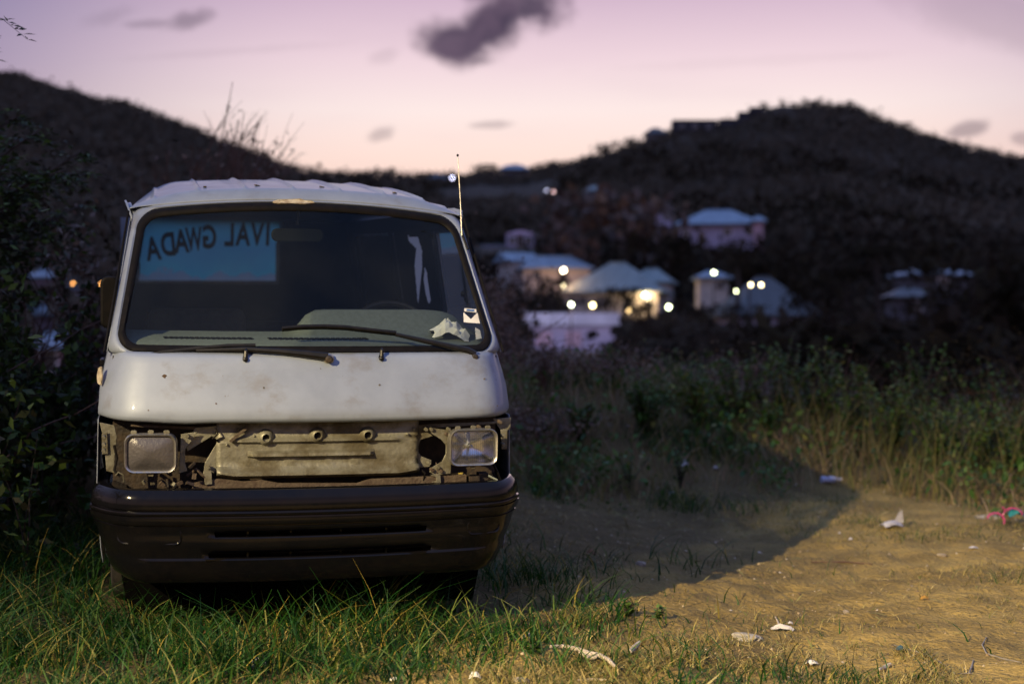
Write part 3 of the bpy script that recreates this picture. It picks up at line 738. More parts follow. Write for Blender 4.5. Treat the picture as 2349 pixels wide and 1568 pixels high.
# ---- things in the van
def inworld(v): return VM @ Vector(v)
bw = bpy.data.materials.new('blue_sheet'); bw.use_nodes = True; t = bw.node_tree; MAT['blue_sheet'] = bw
t.nodes.remove(t.nodes['Principled BSDF'])
tcn = N(t, 'ShaderNodeTexCoord'); sp = N(t, 'ShaderNodeSeparateXYZ'); t.links.new(tcn.outputs['Object'], sp.inputs[0])
nn_ = N(t, 'ShaderNodeTexNoise'); nn_.inputs['Scale'].default_value = 6; nn_.inputs['Detail'].default_value = 6; t.links.new(tcn.outputs['Object'], nn_.inputs[0])
zc = M_(t, 'ADD', sp.outputs[2], M_(t, 'MULTIPLY', M_(t, 'SUBTRACT', nn_.outputs[0], .5), .30))
cc = ramp(t, M_(t, 'MULTIPLY_ADD', zc, 2.3, .5), [(.0, (.55, .66, .78)), (.10, (.46, .64, .80)), (.15, (.20, .82, .97)), (.28, (.20, .74, .94)), (.55, (.19, .64, .90)), (.8, (.18, .70, .93)), (1, (.18, .60, .90))])
tr = N(t, 'ShaderNodeBsdfTranslucent'); t.links.new(cc, tr.inputs[0]); dfb = N(t, 'ShaderNodeBsdfDiffuse'); t.links.new(cc, dfb.inputs[0])
mx = N(t, 'ShaderNodeMixShader'); mx.inputs[0].default_value = .1; t.links.new(tr.outputs[0], mx.inputs[1]); t.links.new(dfb.outputs[0], mx.inputs[2]); t.links.new(mx.outputs[0], t.nodes['Material Output'].inputs[0])
xa, za = pl(322, 500, 4.49); xb, zb = pl(652, 500, 4.49); xc, zc_ = pl(632, 641, 4.49); xd, zd = pl(318, 643, 4.49)
banner = empty('banner', inworld(((xa+xb)/2, 4.495, (za+zd)/2)), (PIT, 0, YAW))
tag(banner, 'translucent blue banner with mirrored lettering taped inside the rear window of the van', 'banner')
cxb, czb = (xa+xb)/2, (za+zd)/2
rows = []
for j in range(9):
    t_ = j/8; row = []
    for i in range(13):
        s = i/12; xl = xd+(xa-xd)*t_+.008*sin(t_*9); xr = xc+(xb-xc)*min(1, max(0, t_*5-3.4))
        row.append((xl+(xr-xl)*s-cxb, .006*sin(s*7+t_*3), zd+(za-zd)*t_-czb+(.008*s if j == 0 else 0)))
    rows.append(row)
MB().grid(rows).build('sheet', bw, banner, True)
INK = pm('brown_lettering', (.050, .042, .010), (.085, .068, .016), 20, rough=.9)
letters = 'IVAL GWADA'
seen = {'A': [(350, 572)], }
spots = [('A', 351, 573, 8), ('D', 386, 563, 6), ('A', 416, 556, 5), ('W', 445, 551, 4), ('G', 480, 546, 2), ('L', 527, 541, -1), ('A', 557, 540, -1), ('V', 590, 540, -2), ('I', 614, 540, -2)]
for ch, u, v, a_ in spots:
    cu = bpy.data.curves.new('letter', 'FONT'); cu.body = ch; cu.size = .215; cu.align_x = 'CENTER'; cu.align_y = 'CENTER'; cu.offset = .007; cu.extrude = .0005
    tmp = bpy.data.objects.new('tmp', cu); COL.objects.link(tmp)
    dg = bpy.context.evaluated_depsgraph_get(); me = bpy.data.meshes.new_from_object(tmp.evaluated_get(dg)); bpy.data.objects.remove(tmp)
    me.materials.clear()
    lo = link('letter', me, INK, banner)
    x, z = pl(u, v, 4.48); lo.location = (x-cxb, -.012, z-czb); lo.rotation_euler = (radians(90), radians(a_), radians(180)); lo.scale = (.85, 1, 1)
    lo.rotation_euler = (radians(90), radians(-a_), 0); lo.scale = (-.46 if ch == 'W' else -.62, 1, 1)
# crumpled paper on the dashboard
def crumple(name, w, d, h, mat, seed, loc, rot=(0, 0, 0), n=9, parent=None):
    r_ = np.random.RandomState(seed); rows = []
    for j in range(n):
        row = []
        for i in range(n):
            a, b = i/(n-1)*2-1, j/(n-1)*2-1; e = max(0, 1-(a*a+b*b)*.62)
            row.append((a*w/2*(1+.12*r_.randn()*.6), b*d/2*(1+.12*r_.randn()*.6), h*e*(.65+.5*r_.rand())+.004*r_.rand()))
        rows.append(row)
    return MB().grid(rows).build(name, mat, parent, loc=loc, rot=rot)
x, z = pl(1030, 782, .40)
p = inworld((x, .43, 1.182)); o = crumple('crumpled_paper', .155, .11, .085, PAPER, 5, p, (PIT, .12, YAW), 10)
tag(o, 'crumpled white paper lying on the dashboard behind the windscreen', 'paper')
# ================================================================== TERRAIN
_tab = np.random.RandomState(11).rand(257, 257)
def vn(x, y, s, o=0):
    """smooth value noise, 0..1"""
    x = np.asarray(x, float)/s+o*17.3+900; y = np.asarray(y, float)/s+o*9.1+900
    i = np.floor(x).astype(int); j = np.floor(y).astype(int); a = x-i; b = y-j
    a = a*a*(3-2*a); b = b*b*(3-2*b); i %= 256; j %= 256
    return (_tab[i, j]*(1-a)+_tab[i+1, j]*a)*(1-b)+(_tab[i, j+1]*(1-a)+_tab[i+1, j+1]*a)*b
def sst(x, a, b):
    t = np.clip((np.asarray(x, float)-a)/(b-a), 0, 1); return t*t*(3-2*t)
def H(x, y):
    x = np.asarray(x, float); y = np.asarray(y, float)
    xl = (x-X0)*cos(YAW)+(y-Y0)*sin(YAW); yl = -(x-X0)*sin(YAW)+(y-Y0)*cos(YAW)
    h = .0713*np.clip(yl, 0, 5.5)*(1-.75*sst(xl, .8, 2.6))
    calm = 1-sst(np.abs(xl), .9, 1.4)*1.0; calm = calm*sst(yl, -.4, .2)*(1-sst(yl, 4.6, 5.4))
    amp = 1-.85*calm
    h = h+((vn(x, y, 1.3)-.5)*.07+(vn(x, y, .35, 1)-.5)*.028+(vn(x, y, .11, 2)-.5)*.028+(vn(x, y, .055, 5)-.5)*.014)*amp*(1-sst(np.hypot(x, y), 20, 40)*.6)
    h = h+.72*np.exp(-(((x-.35)/1.3)**2+((y-12.6)/1.5)**2))+.22*np.exp(-(((x-2.2)/1.2)**2+((y-12.6)/1.4)**2))
    h = h+.045*np.clip(y-11, 0, 6)*sst(x, -1, 1)
    h = h-.13*np.clip(np.hypot(x, y)-19, 0, 26)+.0*x
    return np.maximum(h, -3.2)
def axis(a, b, fine, lo, hi, g=1.13):
    p = list(np.arange(a, b+1e-6, fine)); s = fine
    while p[-1] < hi: s *= g; p.append(p[-1]+s)
    s = fine
    while p[0] > lo: s *= g; p.insert(0, p[0]-s)
    return np.array(p)
gx = axis(-3.2, 4.2, .028, -5000, 5000); gy = axis(4.4, 9.5, .028, -5000, 5000)
GX, GY = np.meshgrid(gx, gy); GZ = H(GX, GY)
nx, ny = len(gx), len(gy)
idx = np.arange(nx*ny).reshape(ny, nx)
fc = np.stack([idx[:-1, :-1], idx[:-1, 1:], idx[1:, 1:], idx[1:, :-1]], -1).reshape(-1, 4)
DIRT = pm('dirt', (.375, .262, .082), (.215, .15, .05), 2.6, rough=.95, bump=1.0, bscale=40, detail=9, spec=.15)
t = DIRT.node_tree; b = t.nodes['Principled BSDF']
tcn = N(t, 'ShaderNodeTexCoord')
n3 = N(t, 'ShaderNodeTexNoise'); n3.inputs['Scale'].default_value = 55; n3.inputs['Detail'].default_value = 6; t.links.new(tcn.outputs['Object'], n3.inputs[0])
old = b.inputs['Base Color'].links[0].from_socket
t.links.new(mixc(t, M_(t, 'MULTIPLY', smooth(t, n3.outputs[0], .52, .72), .55), old, (.45, .32, .14)), b.inputs['Base Color'])
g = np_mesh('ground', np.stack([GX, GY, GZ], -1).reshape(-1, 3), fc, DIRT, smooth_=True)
# darker ground colour under the lawn, under the van and on the overgrown bank
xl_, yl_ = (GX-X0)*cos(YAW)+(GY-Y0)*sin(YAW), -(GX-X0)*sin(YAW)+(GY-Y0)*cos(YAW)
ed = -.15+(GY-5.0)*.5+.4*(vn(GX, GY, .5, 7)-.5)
soil_and_shade = np.maximum(1-sst(GX, ed-.8, ed), .55*sst(GY, 9.3+1.6*vn(GX, GY, 1.5, 20), 10.6+1.6*vn(GX, GY, 1.5, 20)))
soil_and_shade = np.maximum(soil_and_shade, sst(yl_, -.3, .2)*(1-sst(np.abs(xl_), .9, 1.3)))
soil_and_shade = np.maximum(soil_and_shade, .6*np.exp(-(((GX-1.0)/1.0)**2+((GY-8.3)/1.7)**2)**2))  # cast shadow of the van, deepened in the ground colour
soil_and_shade = np.maximum(soil_and_shade, .45*sst(vn(GX, GY, .9, 31), .58, .8))
at_ = g.data.attributes.new('soil_and_shade', 'FLOAT', 'POINT'); at_.data.foreach_set('value', soil_and_shade.ravel().astype(np.float32))
an = N(t, 'ShaderNodeAttribute'); an.attribute_name = 'soil_and_shade'
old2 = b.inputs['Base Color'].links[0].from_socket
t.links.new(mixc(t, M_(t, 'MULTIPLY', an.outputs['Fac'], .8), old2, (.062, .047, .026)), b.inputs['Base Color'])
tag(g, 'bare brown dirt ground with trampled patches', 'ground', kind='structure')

RIDGE = [(-4000, 620), (-1000, 520), (300, 420), (500, 402), (650, 392), (700, 396), (760, 402), (830, 408), (900, 412), (960, 420), (1000, 418), (1060, 414), (1110, 404), (1200, 402), (1260, 392), (1330, 382), (1390, 364), (1440, 347), (1480, 328),
         (1530, 314), (1560, 306), (1640, 298), (1700, 280), (1735, 256), (1790, 246), (1900, 250), (1960, 256), (2000, 275), (2100, 308), (2200, 338), (2348, 374), (2700, 440), (3500, 530), (6000, 650)]
LRIDGE = [(-4000, 470), (-1500, 330), (-600, 225), (-200, 192), (0, 188), (60, 194), (140, 220), (220, 244), (300, 262), (360, 286), (420, 307), (470, 327), (540, 350), (600, 367), (635, 384), (655, 405), (700, 445), (760, 500), (850, 580), (1000, 690), (1174, 790), (1500, 900), (6000, 1200)]
FARV = [(26, 1080), (45, 960), (80, 850), (134, 806), (168, 752), (186, 724), (210, 650), (235, 572), (300, 500)]
def far_v(u, Y):
    u = np.asarray(u, float); Y = np.asarray(Y, float)
    r = np.interp(u, *zip(*RIDGE)); base = np.interp(Y, *zip(*FARV))
    t = np.clip((Y-235)/(480-235), 0, 1)
    hi = np.interp(235, *zip(*FARV))*(1-t)+r*t-30*t*(1-t)
    v = np.where(Y < 235, base, hi)
    return np.where(Y > 480, r+(Y-480)*.9, v)
def far_z(u, Y):
    z = HC-(far_v(u, Y)-HZ)/F*Y
    return z+(vn(u*Y/F, Y, 14, 3)-.5)*2.0*np.clip((Y-200)/100, 0, 1)
def left_z(u, Y):
    r = np.interp(u, *zip(*LRIDGE)); t = np.clip((Y-40)/200, 0, 1)
    v = 930*(1-t)**1.4+r*(1-(1-t)**1.4)
    v = np.where(Y > 240, r+(Y-240)*2.2, v)
    return HC-(v-HZ)/F*Y+(vn(u*Y/F, Y, 10, 4)-.5)*1.5*np.clip((Y-60)/60, 0, 1)
HILL = pm('hill_scrub', (.085, .070, .055), (.095, .079, .062), .05, rough=1, bump=.6, bscale=.6, detail=8, spec=.05)
def polar(name, zf_, us, Ys, label):
    U, YY = np.meshgrid(us, Ys); ZZ = zf_(U, YY); ii = np.arange(U.size).reshape(U.shape)
    f = np.stack([ii[:-1, :-1], ii[:-1, 1:], ii[1:, 1:], ii[1:, :-1]], -1).reshape(-1, 4)
    o = np_mesh(name, np.stack([(U-1174)/F*YY, YY, ZZ], -1).reshape(-1, 3), f, HILL, smooth_=True)
    return tag(o, label, 'hill', kind='structure')
polar('hill', far_z, np.concatenate([np.linspace(-4000, 400, 40), np.linspace(440, 2400, 160), np.linspace(2450, 6000, 40)]), np.concatenate([np.linspace(40, 240, 50), np.linspace(246, 480, 50), np.linspace(490, 1100, 14)]), 'far dark scrub-covered hill rising behind the lit houses')
polar('hill', left_z, np.concatenate([np.linspace(-4000, -100, 40), np.linspace(-80, 1200, 120)]), np.concatenate([np.linspace(40, 240, 50), np.linspace(246, 420, 10)]), 'dark wooded hillside sloping down behind the van')

# ================================================================== VEGETATION HELPERS
def blades(name, P, h, w, lean, mat, segs=3, parent=None, rs=R, droop=.5):
    """grass blades: bent tapering strips, one mesh"""
    P = np.asarray(P, float); n = len(P); h = np.broadcast_to(h, n); w = np.broadcast_to(w, n)
    az = rs.rand(n)*2*pi; ln = lean*(.3+1.1*rs.rand(n)); fa = rs.rand(n)*pi
    d = np.stack([np.cos(az), np.sin(az), 0*az], 1); s = np.stack([np.cos(fa), np.sin(fa), 0*fa], 1)
    rows = []
    for k in range(segs+1):
        t = k/segs; out = ln*(t**1.8)*h; up = h*t*(1-droop*ln*t*.55)
        c = P+d*out[:, None]; c[:, 2] += up
        ww = (w*(1-t)**.7*.5+.0006)[:, None]
        rows += [c-s*ww, c+s*ww]
    V = np.stack(rows, 1).reshape(-1, 3); m = 2*(segs+1)
    q = np.array([[2*k, 2*k+1, 2*k+3, 2*k+2] for k in range(segs)])
    return np_mesh(name, V, (np.arange(n)[:, None, None]*m+q[None]).reshape(-1, 4), mat, parent)
GAPS = [(168, 651, 26), (234, 651, 20), (95, 636, 34), (100, 735, 46), (172, 686, 24), (112, 815, 44), (60, 740, 24)]
def clear_view(C):
    """leaves thin out where the lights and roofs of the valley show through the brush"""
    C = np.asarray(C, float); u = 1174+C[:, 0]/C[:, 1]*F; v = HZ-(C[:, 2]-HC)/C[:, 1]*F; k = np.ones(len(C), bool)
    xl = (C[:, 0]-X0)*cos(YAW)+(C[:, 1]-Y0)*sin(YAW); yl = -(C[:, 0]-X0)*sin(YAW)+(C[:, 1]-Y0)*cos(YAW)
    k &= ~((np.abs(xl) < .98) & (yl > -.3) & (yl < 4.8))          # nothing grows through the van
    for a, b_, r_ in GAPS: k &= (u-a)**2+(v-b_)**2 > r_*r_
    return k
def leaf_arrays(C, size, rs, up=.3, aspect=.45, dirs=None):
    C = np.asarray(C, float); n = len(C); size = np.broadcast_to(size, n)
    a = rs.randn(n, 3) if dirs is None else dirs+rs.randn(n, 3)*.35
    a /= np.linalg.norm(a, axis=1)[:, None]+1e-9
    nn = rs.randn(n, 3); nn[:, 2] += up*3; b = np.cross(a, nn); b /= np.linalg.norm(b, axis=1)[:, None]+1e-9
    c = np.cross(b, a); sz = size[:, None]
    V = np.stack([C, C+a*sz*.45+b*sz*aspect*.5+c*sz*.06, C+a*sz, C+a*sz*.45-b*sz*aspect*.5+c*sz*.06], 1)
    return V
def leaves(name, C, size, mat, rs=R, up=.3, aspect=.45, parent=None, dirs=None):
    V = leaf_arrays(C, size, rs, up, aspect, dirs); n = len(V)
    return np_mesh(name, V.reshape(-1, 3), (np.arange(n)[:, None]*4+np.arange(4)), mat, parent)
def grow(base, dirv, length, r, depth, rs, spread=.6, kids=3, bend=.25, paths=None, gravity=0.0, seg=5):
    """branching skeleton: list of (points, radii); tips returned too"""
    if paths is None: paths = []
    p = np.array(base, float); d = np.array(dirv, float); d /= np.linalg.norm(d); pts = [p.copy()]
    for k in range(seg):
        d = d+rs.randn(3)*bend*.4+np.array([0, 0, -gravity*.3]); d /= np.linalg.norm(d); p = p+d*length/seg; pts.append(p.copy())
    paths.append((pts, list(np.linspace(r, r*.55, seg+1)), depth))
    if depth > 0:
        for k in range(kids):
            t = 2+int((seg-2)*(k+1)/kids) if seg > 2 else 1
            b = pts[min(t, seg)]; nd = d+rs.randn(3)*spread
            grow(b, nd, length*(.55+.25*rs.rand()), r*.5, depth-1, rs, spread, kids, bend, paths, gravity, seg)
    return paths
def wood(name, paths, mat, parent, n=5):
    m = MB()
    for pts, rad, dp in paths: m.tube(pts, rad, n if dp > 0 else 3, False)
    return m.build(name, mat, parent, True)
BARK = pm('bark', (.075, .058, .045), (.04, .03, .024), 9, rough=.95, bump=.6, bscale=30, stretch=(1, 1, .2))
DRYWOOD = pm('dry_twigs', (.13, .070, .050), (.08, .042, .032), 8, rough=.95)
GRASS = leafmat('green_grass', [(0, (.004, .028, .003)), (.45, (.008, .056, .005)), (.74, (.022, .088, .008)), (.89, (.070, .115, .012)), (.955, (.28, .22, .04)), (1, (.40, .30, .07))])
DRYG = leafmat('dry_grass', [(0, (.13, .105, .03)), (.3, (.26, .20, .065)), (.6, (.42, .32, .115)), (.85, (.10, .14, .025)), (1, (.52, .41, .18))], trans=.2)
BRUSH = leafmat('brush_grass', [(0, (.16, .11, .06)), (.3, (.28, .19, .105)), (.55, (.11, .13, .036)), (.8, (.20, .18, .055)), (1, (.42, .30, .19))])
WEED = leafmat('weed_leaves', [(0, (.026, .07, .014)), (.5, (.055, .13, .02)), (.85, (.10, .17, .03)), (1, (.20, .19, .05))])
DLEAF = leafmat('tree_leaves', [(0, (.028, .025, .012)), (.5, (.027, .042, .009)), (.8, (.050, .085, .012)), (1, (.13, .19, .03))])
DARKF = leafmat('dark_foliage', [(0, (.026, .020, .014)), (.5, (.034, .027, .018)), (1, (.050, .042, .024))], trans=.15, rough=1)
FORF = leafmat('hill_foliage', [(0, (.098, .082, .062)), (.5, (.103, .087, .066)), (1, (.110, .095, .070))], trans=.1, rough=1)
BROWND = leafmat('dull_foliage', [(0, (.048, .038, .028)), (.5, (.056, .045, .033)), (1, (.066, .056, .038))], trans=.1, rough=1)
BROWNF = leafmat('brown_foliage', [(0, (.09, .055, .042)), (.6, (.135, .085, .062)), (1, (.22, .145, .09))], trans=.15)

# ================================================================== FAR WOODS
HOUSES_PX = [(1185, 1435, 700, 134, 110), (1290, 1555, 575, 186, 150), (1150, 1345, 578, 190, 75), (1550, 1768, 480, 235, 75), (1085, 1232, 520, 240, 60), (1600, 1870, 600, 178, 150), (2050, 2215, 600, 160, 140), (1500, 1545, 480, 245, 35), (1340, 1400, 415, 300, 35), (1020, 1280, 395, 430, 55), (1270, 1560, 610, 160, 120)]
def scatter(name, label, n, urange, Yrange, zf_, hgt, mat, rs, power=1.0, per=18, umask=None):
    V = []
    u = rs.uniform(*urange, n); Y = Yrange[0]+(Yrange[1]-Yrange[0])*rs.rand(n)**power
    s = rs.uniform(*hgt, n)*(.6+.8*vn(u*Y/F, Y, 30, 5)); X_ = (u-1174)/F*Y; Z_ = zf_(u, Y)
    ok = np.ones(n, bool)
    vt = HZ-(Z_+s-HC)/Y*F
    for a, b_, vtop, hy, hgt_px in HOUSES_PX: ok &= ~((u > a-14) & (u < b_+14) & (Y < hy+8) & (vt < vtop+hgt_px))
    if umask is not None: ok &= umask(u, Y)
    X_, Y, Z_, s = X_[ok], Y[ok], Z_[ok], s[ok]; n = len(s)
    c = rs.randn(n, per, 3)*np.array([.42, .42, .30]); c[:, :, 2] += .55
    C = (np.stack([X_, Y, Z_], 1)[:, None]+c*s[:, None, None]).reshape(-1, 3)
    kk = clear_view(C); C = C[kk]; n2 = np.repeat(s, per)[kk]
    o = leaves(name, C, n2*rs.uniform(.24, .52, len(C)), mat, rs, aspect=.8)
    return tag(o, label, 'woodland', kind='stuff')
scatter('woods', 'dark scrub and trees covering the far hill', 26000, (-600, 3200), (242, 486), far_z, (1.3, 2.9), FORF, np.random.RandomState(3))
scatter('woods', 'taller dark tree clumps scattered over the far hill', 2600, (-600, 3200), (245, 440), far_z, (1.8, 4.0), DARKF, np.random.RandomState(13), per=34, umask=lambda u, Y: vn(u*Y/F, Y, 45, 9) > .52)
scatter('woods', 'dark scrub covering the hillside that slopes down behind the van', 16000, (-900, 760), (60, 243), left_z, (.8, 1.7), FORF, np.random.RandomState(4), power=.7)
scatter('woods', 'dark trees and scrub on the slope between the houses', 6000, (-200, 3200), (60, 242), far_z, (1.2, 3.0), BROWND, np.random.RandomState(5), power=.6, umask=lambda u, Y: (u > 700))

def small_tree(name, u, v, Y, h, w, mat, label, cat='tree', group=None, zf_=far_z, leaf=.16, n=260, seed=0, trunk=True):
    """a tree whose crown top shows at photograph row v"""
    rs = np.random.RandomState(seed+int(u)); X_ = (u-1174)/F*Y; zt = HC+(HZ-v)/F*Y
    zb = min(float(zf_(u, Y)), zt-h*.8); h = zt-zb
    e = empty(name, (X_, Y, zb)); tag(e, label, cat, group)
    m = MB().tube([(0, 0, -.5), (.02*h, 0, h*.35), (0, .02*h, h*.75)], [h*.035, h*.025, h*.012], 6)
    for k in range(4):
        a = rs.rand()*6.28; m.tube([(0, 0, h*(.35+.1*k)), (cos(a)*w*.3, sin(a)*w*.3, h*(.55+.1*k))], [h*.015, h*.006], 4)
    m.build('trunk', BARK, e)
    lob = rs.randn(7, 3)*np.array([.30, .30, .20]); lob[:, 2] += .66
    C = lob[rs.randint(7, size=n)]+rs.randn(n, 3)*np.array([.17, .17, .11]); C = C*np.array([w, w, h])
    C[:, 2] = np.clip(C[:, 2], h*.18, h*.97)
    leaves('crown', C, rs.uniform(.5, 1.2, n)*leaf*w, mat, rs, aspect=.7, parent=e)
    return e
k = 0
for u, v, Y, h, w, lab in [(1410, 322, 478, 7, 8, 'lone spreading tree standing on the ridge below the flat-roofed building'), (1110, 380, 470, 6, 7, 'rounded tree on the skyline beside the low white ridge house'), (892, 388, 478, 4, 4, 'small bushy tree on the low saddle of the ridge'),
                           (1262, 370, 478, 4, 5, 'low bushy tree on the ridge above the twin porch lights'), (1848, 226, 478, 4, 2.4, 'thin tree on the flat hilltop, nearest the stepped walls'), (1880, 224, 478, 4, 2.6, 'narrow upright tree on the flat hilltop between two others'),
                           (1900, 229, 478, 3, 2.0, 'short narrow tree on the flat hilltop beside the upright one'), (1952, 231, 478, 4.5, 3.4, 'broader tree at the end of the flat hilltop'), (2065, 282, 478, 5, 5, 'bushy tree on the falling ridge of the far hill'), (290, 228, 238, 4, 4, 'round crown standing up from the wooded hillside skyline'),
                           (832, 391, 478, 3, 3, 'tiny tree on the saddle beside the end of the wooded hillside')]:
    small_tree('tree', u, v, Y, h, w, FORF if Y > 300 else DARKF, lab, group='trees on the skyline', seed=k); k += 1
for u, v, Y, h, w, mt, lab in [(1430, 446, 205, 13, 15, BROWNF, 'large domed brown tree behind the teal hip-roofed house'), (1330, 520, 200, 8, 9, BROWNF, 'brown spreading tree between the lilac cottage and the domed tree'), (1530, 545, 200, 9, 8, DARKF, 'dark tree between the domed tree and the pink upper house'),
                              (1412, 662, 176, 4.2, 4.4, DARKF, 'round dark tree in front of the lit house wall'), (1262, 640, 150, 3.4, 3, DARKF, 'dark tree beside the porch light of the low blue roofs'), (1720, 560, 182, 5, 9, DARKF, 'dark spreading tree in front of the pink upper house'),
                              (1800, 572, 186, 4, 6, DARKF, 'dark leaning tree over the grey hip roof'), (1900, 640, 110, 5, 4, DARKF, 'brown ragged tree beside the tall dark one'), (2130, 600, 100, 6, 4.5, DARKF, 'dark bushy tree under the pale blue roof edge'),
                              (2230, 570, 90, 8, 5, DARKF, 'large dark tree at the foot of the far hill'), (2380, 600, 70, 7, 7, DARKF, 'dark broad tree beyond the tall weeds'), (1850, 655, 150, 5, 4.2, DARKF, 'dark rounded tree standing before the corner of the grey hip roof'), (1690, 700, 150, 3.4, 3, DARKF, 'small dark tree standing before the grey hip-roofed house'), (2190, 630, 118, 5, 5, DARKF, 'dark tree half covering the pale blue roof edge'), (1580, 690, 160, 4, 4, DARKF, 'small dark tree beside the street light'), (1460, 700, 178, 2.5, 3, DARKF, 'low dark bush at the corner of the lit house'),
                              (1130, 640, 50, 3.0, 2.2, BROWNF, 'dry brown shrub tree just past the van'), (1870, 760, 55, 3.2, 6, DARKF, 'dark thicket tree in front of the grey hip roof'), (2060, 750, 45, 3.5, 6, DARKF, 'dark thicket behind the leafy weeds'), (2300, 740, 40, 3.6, 6, DARKF, 'black thicket behind the tall weeds')]:
    small_tree('tree', u, v, Y, h, w, mt, lab, leaf=.13, n=420, seed=40+k); k += 1

def palm(u, v, Y, h, label, seed):
    rs = np.random.RandomState(seed); X_ = (u-1174)/F*Y; zt = HC+(HZ-v)/F*Y
    e = empty('palm_tree', (X_, Y, zt-h)); tag(e, label, 'palm tree')
    MB().tube([(0, 0, -2), (.15, 0, h*.3), (.05, 0, h*.6), (0, 0, h*.8)], [.28, .2, .17, .15], 8).build('trunk', BARK, e, True)
    for k in range(15):
        a = 2*pi*k/15+rs.rand()*.3; L = h*(.38+.14*rs.rand()); el = rs.uniform(.1, 1.2); C, D = [], []
        for s in np.linspace(.12, 1, 13):
            p = np.array([cos(a)*L*s*cos(el*.5), sin(a)*L*s*cos(el*.5), h*.8+L*s*sin(el)*.75-L*.75*s*s])
            for sg in (-1, 1): C.append(p); D.append((cos(a)*.5-sin(a)*sg, sin(a)*.5+cos(a)*sg, -.5))
        leaves('frond', np.array(C), L*.22, DARKF, rs, aspect=.22, parent=e, dirs=np.array(D))
palm(2010, 520, 110, 9.5, 'tall dark palm with drooping fronds beside the grey hip roof', 5)
palm(1940, 590, 112, 7.0, 'shorter dark palm leaning against the tall one', 6)
palm(1690, 590, 150, 3.6, 'low palm crown in front of the pink upper house', 7)
# ================================================================== HOUSES
def wallmat(n, c): return pm(n, c, tuple(x*.8 for x in c), .7, rough=.9)
ROOFT = pm('teal_roof', (.27, .34, .33), (.20, .26, .255), .4, rough=.55, stretch=(6, .3, 1))
ROOFB = pm('pale_blue_roof', (.26, .36, .44), (.20, .28, .35), .4, rough=.5, stretch=(6, .3, 1))
ROOFG = pm('grey_roof', (.10, .115, .12), (.08, .09, .095), .4, rough=.6, stretch=(6, .3, 1))
PANE = pm('dark_pane', (.02, .024, .03), rough=.1, spec=.6)
TRIM = pm('white_trim', (.62, .60, .60), (.5, .48, .48), 2, rough=.7)
def house(name, label, u, v, Y, w, d, hw, hr, wm, rm, rot=0, wins=((-.3, .5), (.3, .5)), door=0, kind='hip', ov=.6, ridge=.35, cat='house', shutters=None):
    """u, v: middle of the wall foot seen in the photograph"""
    X_ = (u-1174)/F*Y; z0 = HC+(HZ-v)/F*Y
    e = empty(name, (X_, Y+d/2, z0), (0, 0, radians(rot))); tag(e, label, cat)
    wall = MB().box((0, 0, hw/2-1.5), (w, d, hw+3)).build('wall', wm, e)
    if kind == 'hip':
        a, b_ = w/2+ov, d/2+ov; rx = max(.2, a*ridge)
        V = [(-a, -b_, hw), (a, -b_, hw), (a, b_, hw), (-a, b_, hw), (-rx, 0, hw+hr), (rx, 0, hw+hr), (-a, -b_, hw-.18), (a, -b_, hw-.18), (a, b_, hw-.18), (-a, b_, hw-.18)]
        rf = MB().add(V, [(0, 1, 5, 4), (1, 2, 5), (2, 3, 4, 5), (3, 0, 4), (6, 7, 1, 0), (7, 8, 2, 1), (8, 9, 3, 2), (9, 6, 0, 3), (9, 8, 7, 6)]).build('roof', rm, e)
        MB().tube([(-rx, 0, hw+hr+.05), (rx, 0, hw+hr+.05)], .12, 6).build('ridge_cap', rm, rf)
    elif kind == 'gable':
        a, b_ = w/2+ov, d/2+ov
        V = [(-a, -b_, hw), (a, -b_, hw), (a, b_, hw), (-a, b_, hw), (-a, 0, hw+hr), (a, 0, hw+hr)]
        MB().add(V, [(0, 1, 5, 4), (2, 3, 4, 5), (0, 4, 3), (1, 2, 5), (3, 2, 1, 0)]).build('roof', rm, e, solid=.12)
    else:
        MB().box((0, 0, hw+.12), (w+2*ov, d+2*ov, .24)).build('roof', rm, e)
    for i, (wx, wz) in enumerate(wins):
        f = MB().box((wx*w, -d/2-.04, wz*hw), (1.3, .12, 1.3)).build('window', TRIM, e)
        for s in (-.29, .29): MB().box((wx*w+s, -d/2-.105, wz*hw), (.5, .02, 1.1)).build('pane', PANE, f)
    if door is not None:
        dd = MB().box((door*w, -d/2-.04, 1.05), (1.1, .10, 2.1)).build('door', PANE, e)
        MB().box((door*w+.4, -d/2-.11, 1.0), (.06, .06, .14)).build('handle', TRIM, dd)
    return e
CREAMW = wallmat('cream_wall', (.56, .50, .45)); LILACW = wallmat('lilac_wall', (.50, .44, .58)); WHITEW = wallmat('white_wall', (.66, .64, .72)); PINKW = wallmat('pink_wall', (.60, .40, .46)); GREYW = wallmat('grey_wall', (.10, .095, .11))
house('house', 'teal hip-roofed house with a lamp-lit cream wall', 1422, 716, 186, 12.0, 9, 2.7, 4.0, CREAMW, ROOFT, -14, ((-.32, .55), (-.05, .55), (.40, .55)), .18, ridge=.16, ov=.9)
house('house', 'side wing of the teal house under its own low hip roof', 1500, 690, 190, 5.0, 6, 2.6, 1.8, CREAMW, ROOFT, -14, ((.2, .5),), None, ridge=.3)
house('house', 'long low house with pale blue roof and orange porch light', 1270, 648, 192, 9.0, 7, 2.0, 1.7, CREAMW, ROOFB, 6, ((-.3, .5),), .1, ridge=.5)
house('house', 'small pale blue gabled roof beside the long low house', 1185, 632, 196, 3.8, 5, 2.0, 1.3, CREAMW, ROOFB, 20, ((0, .5),), None, 'gable')
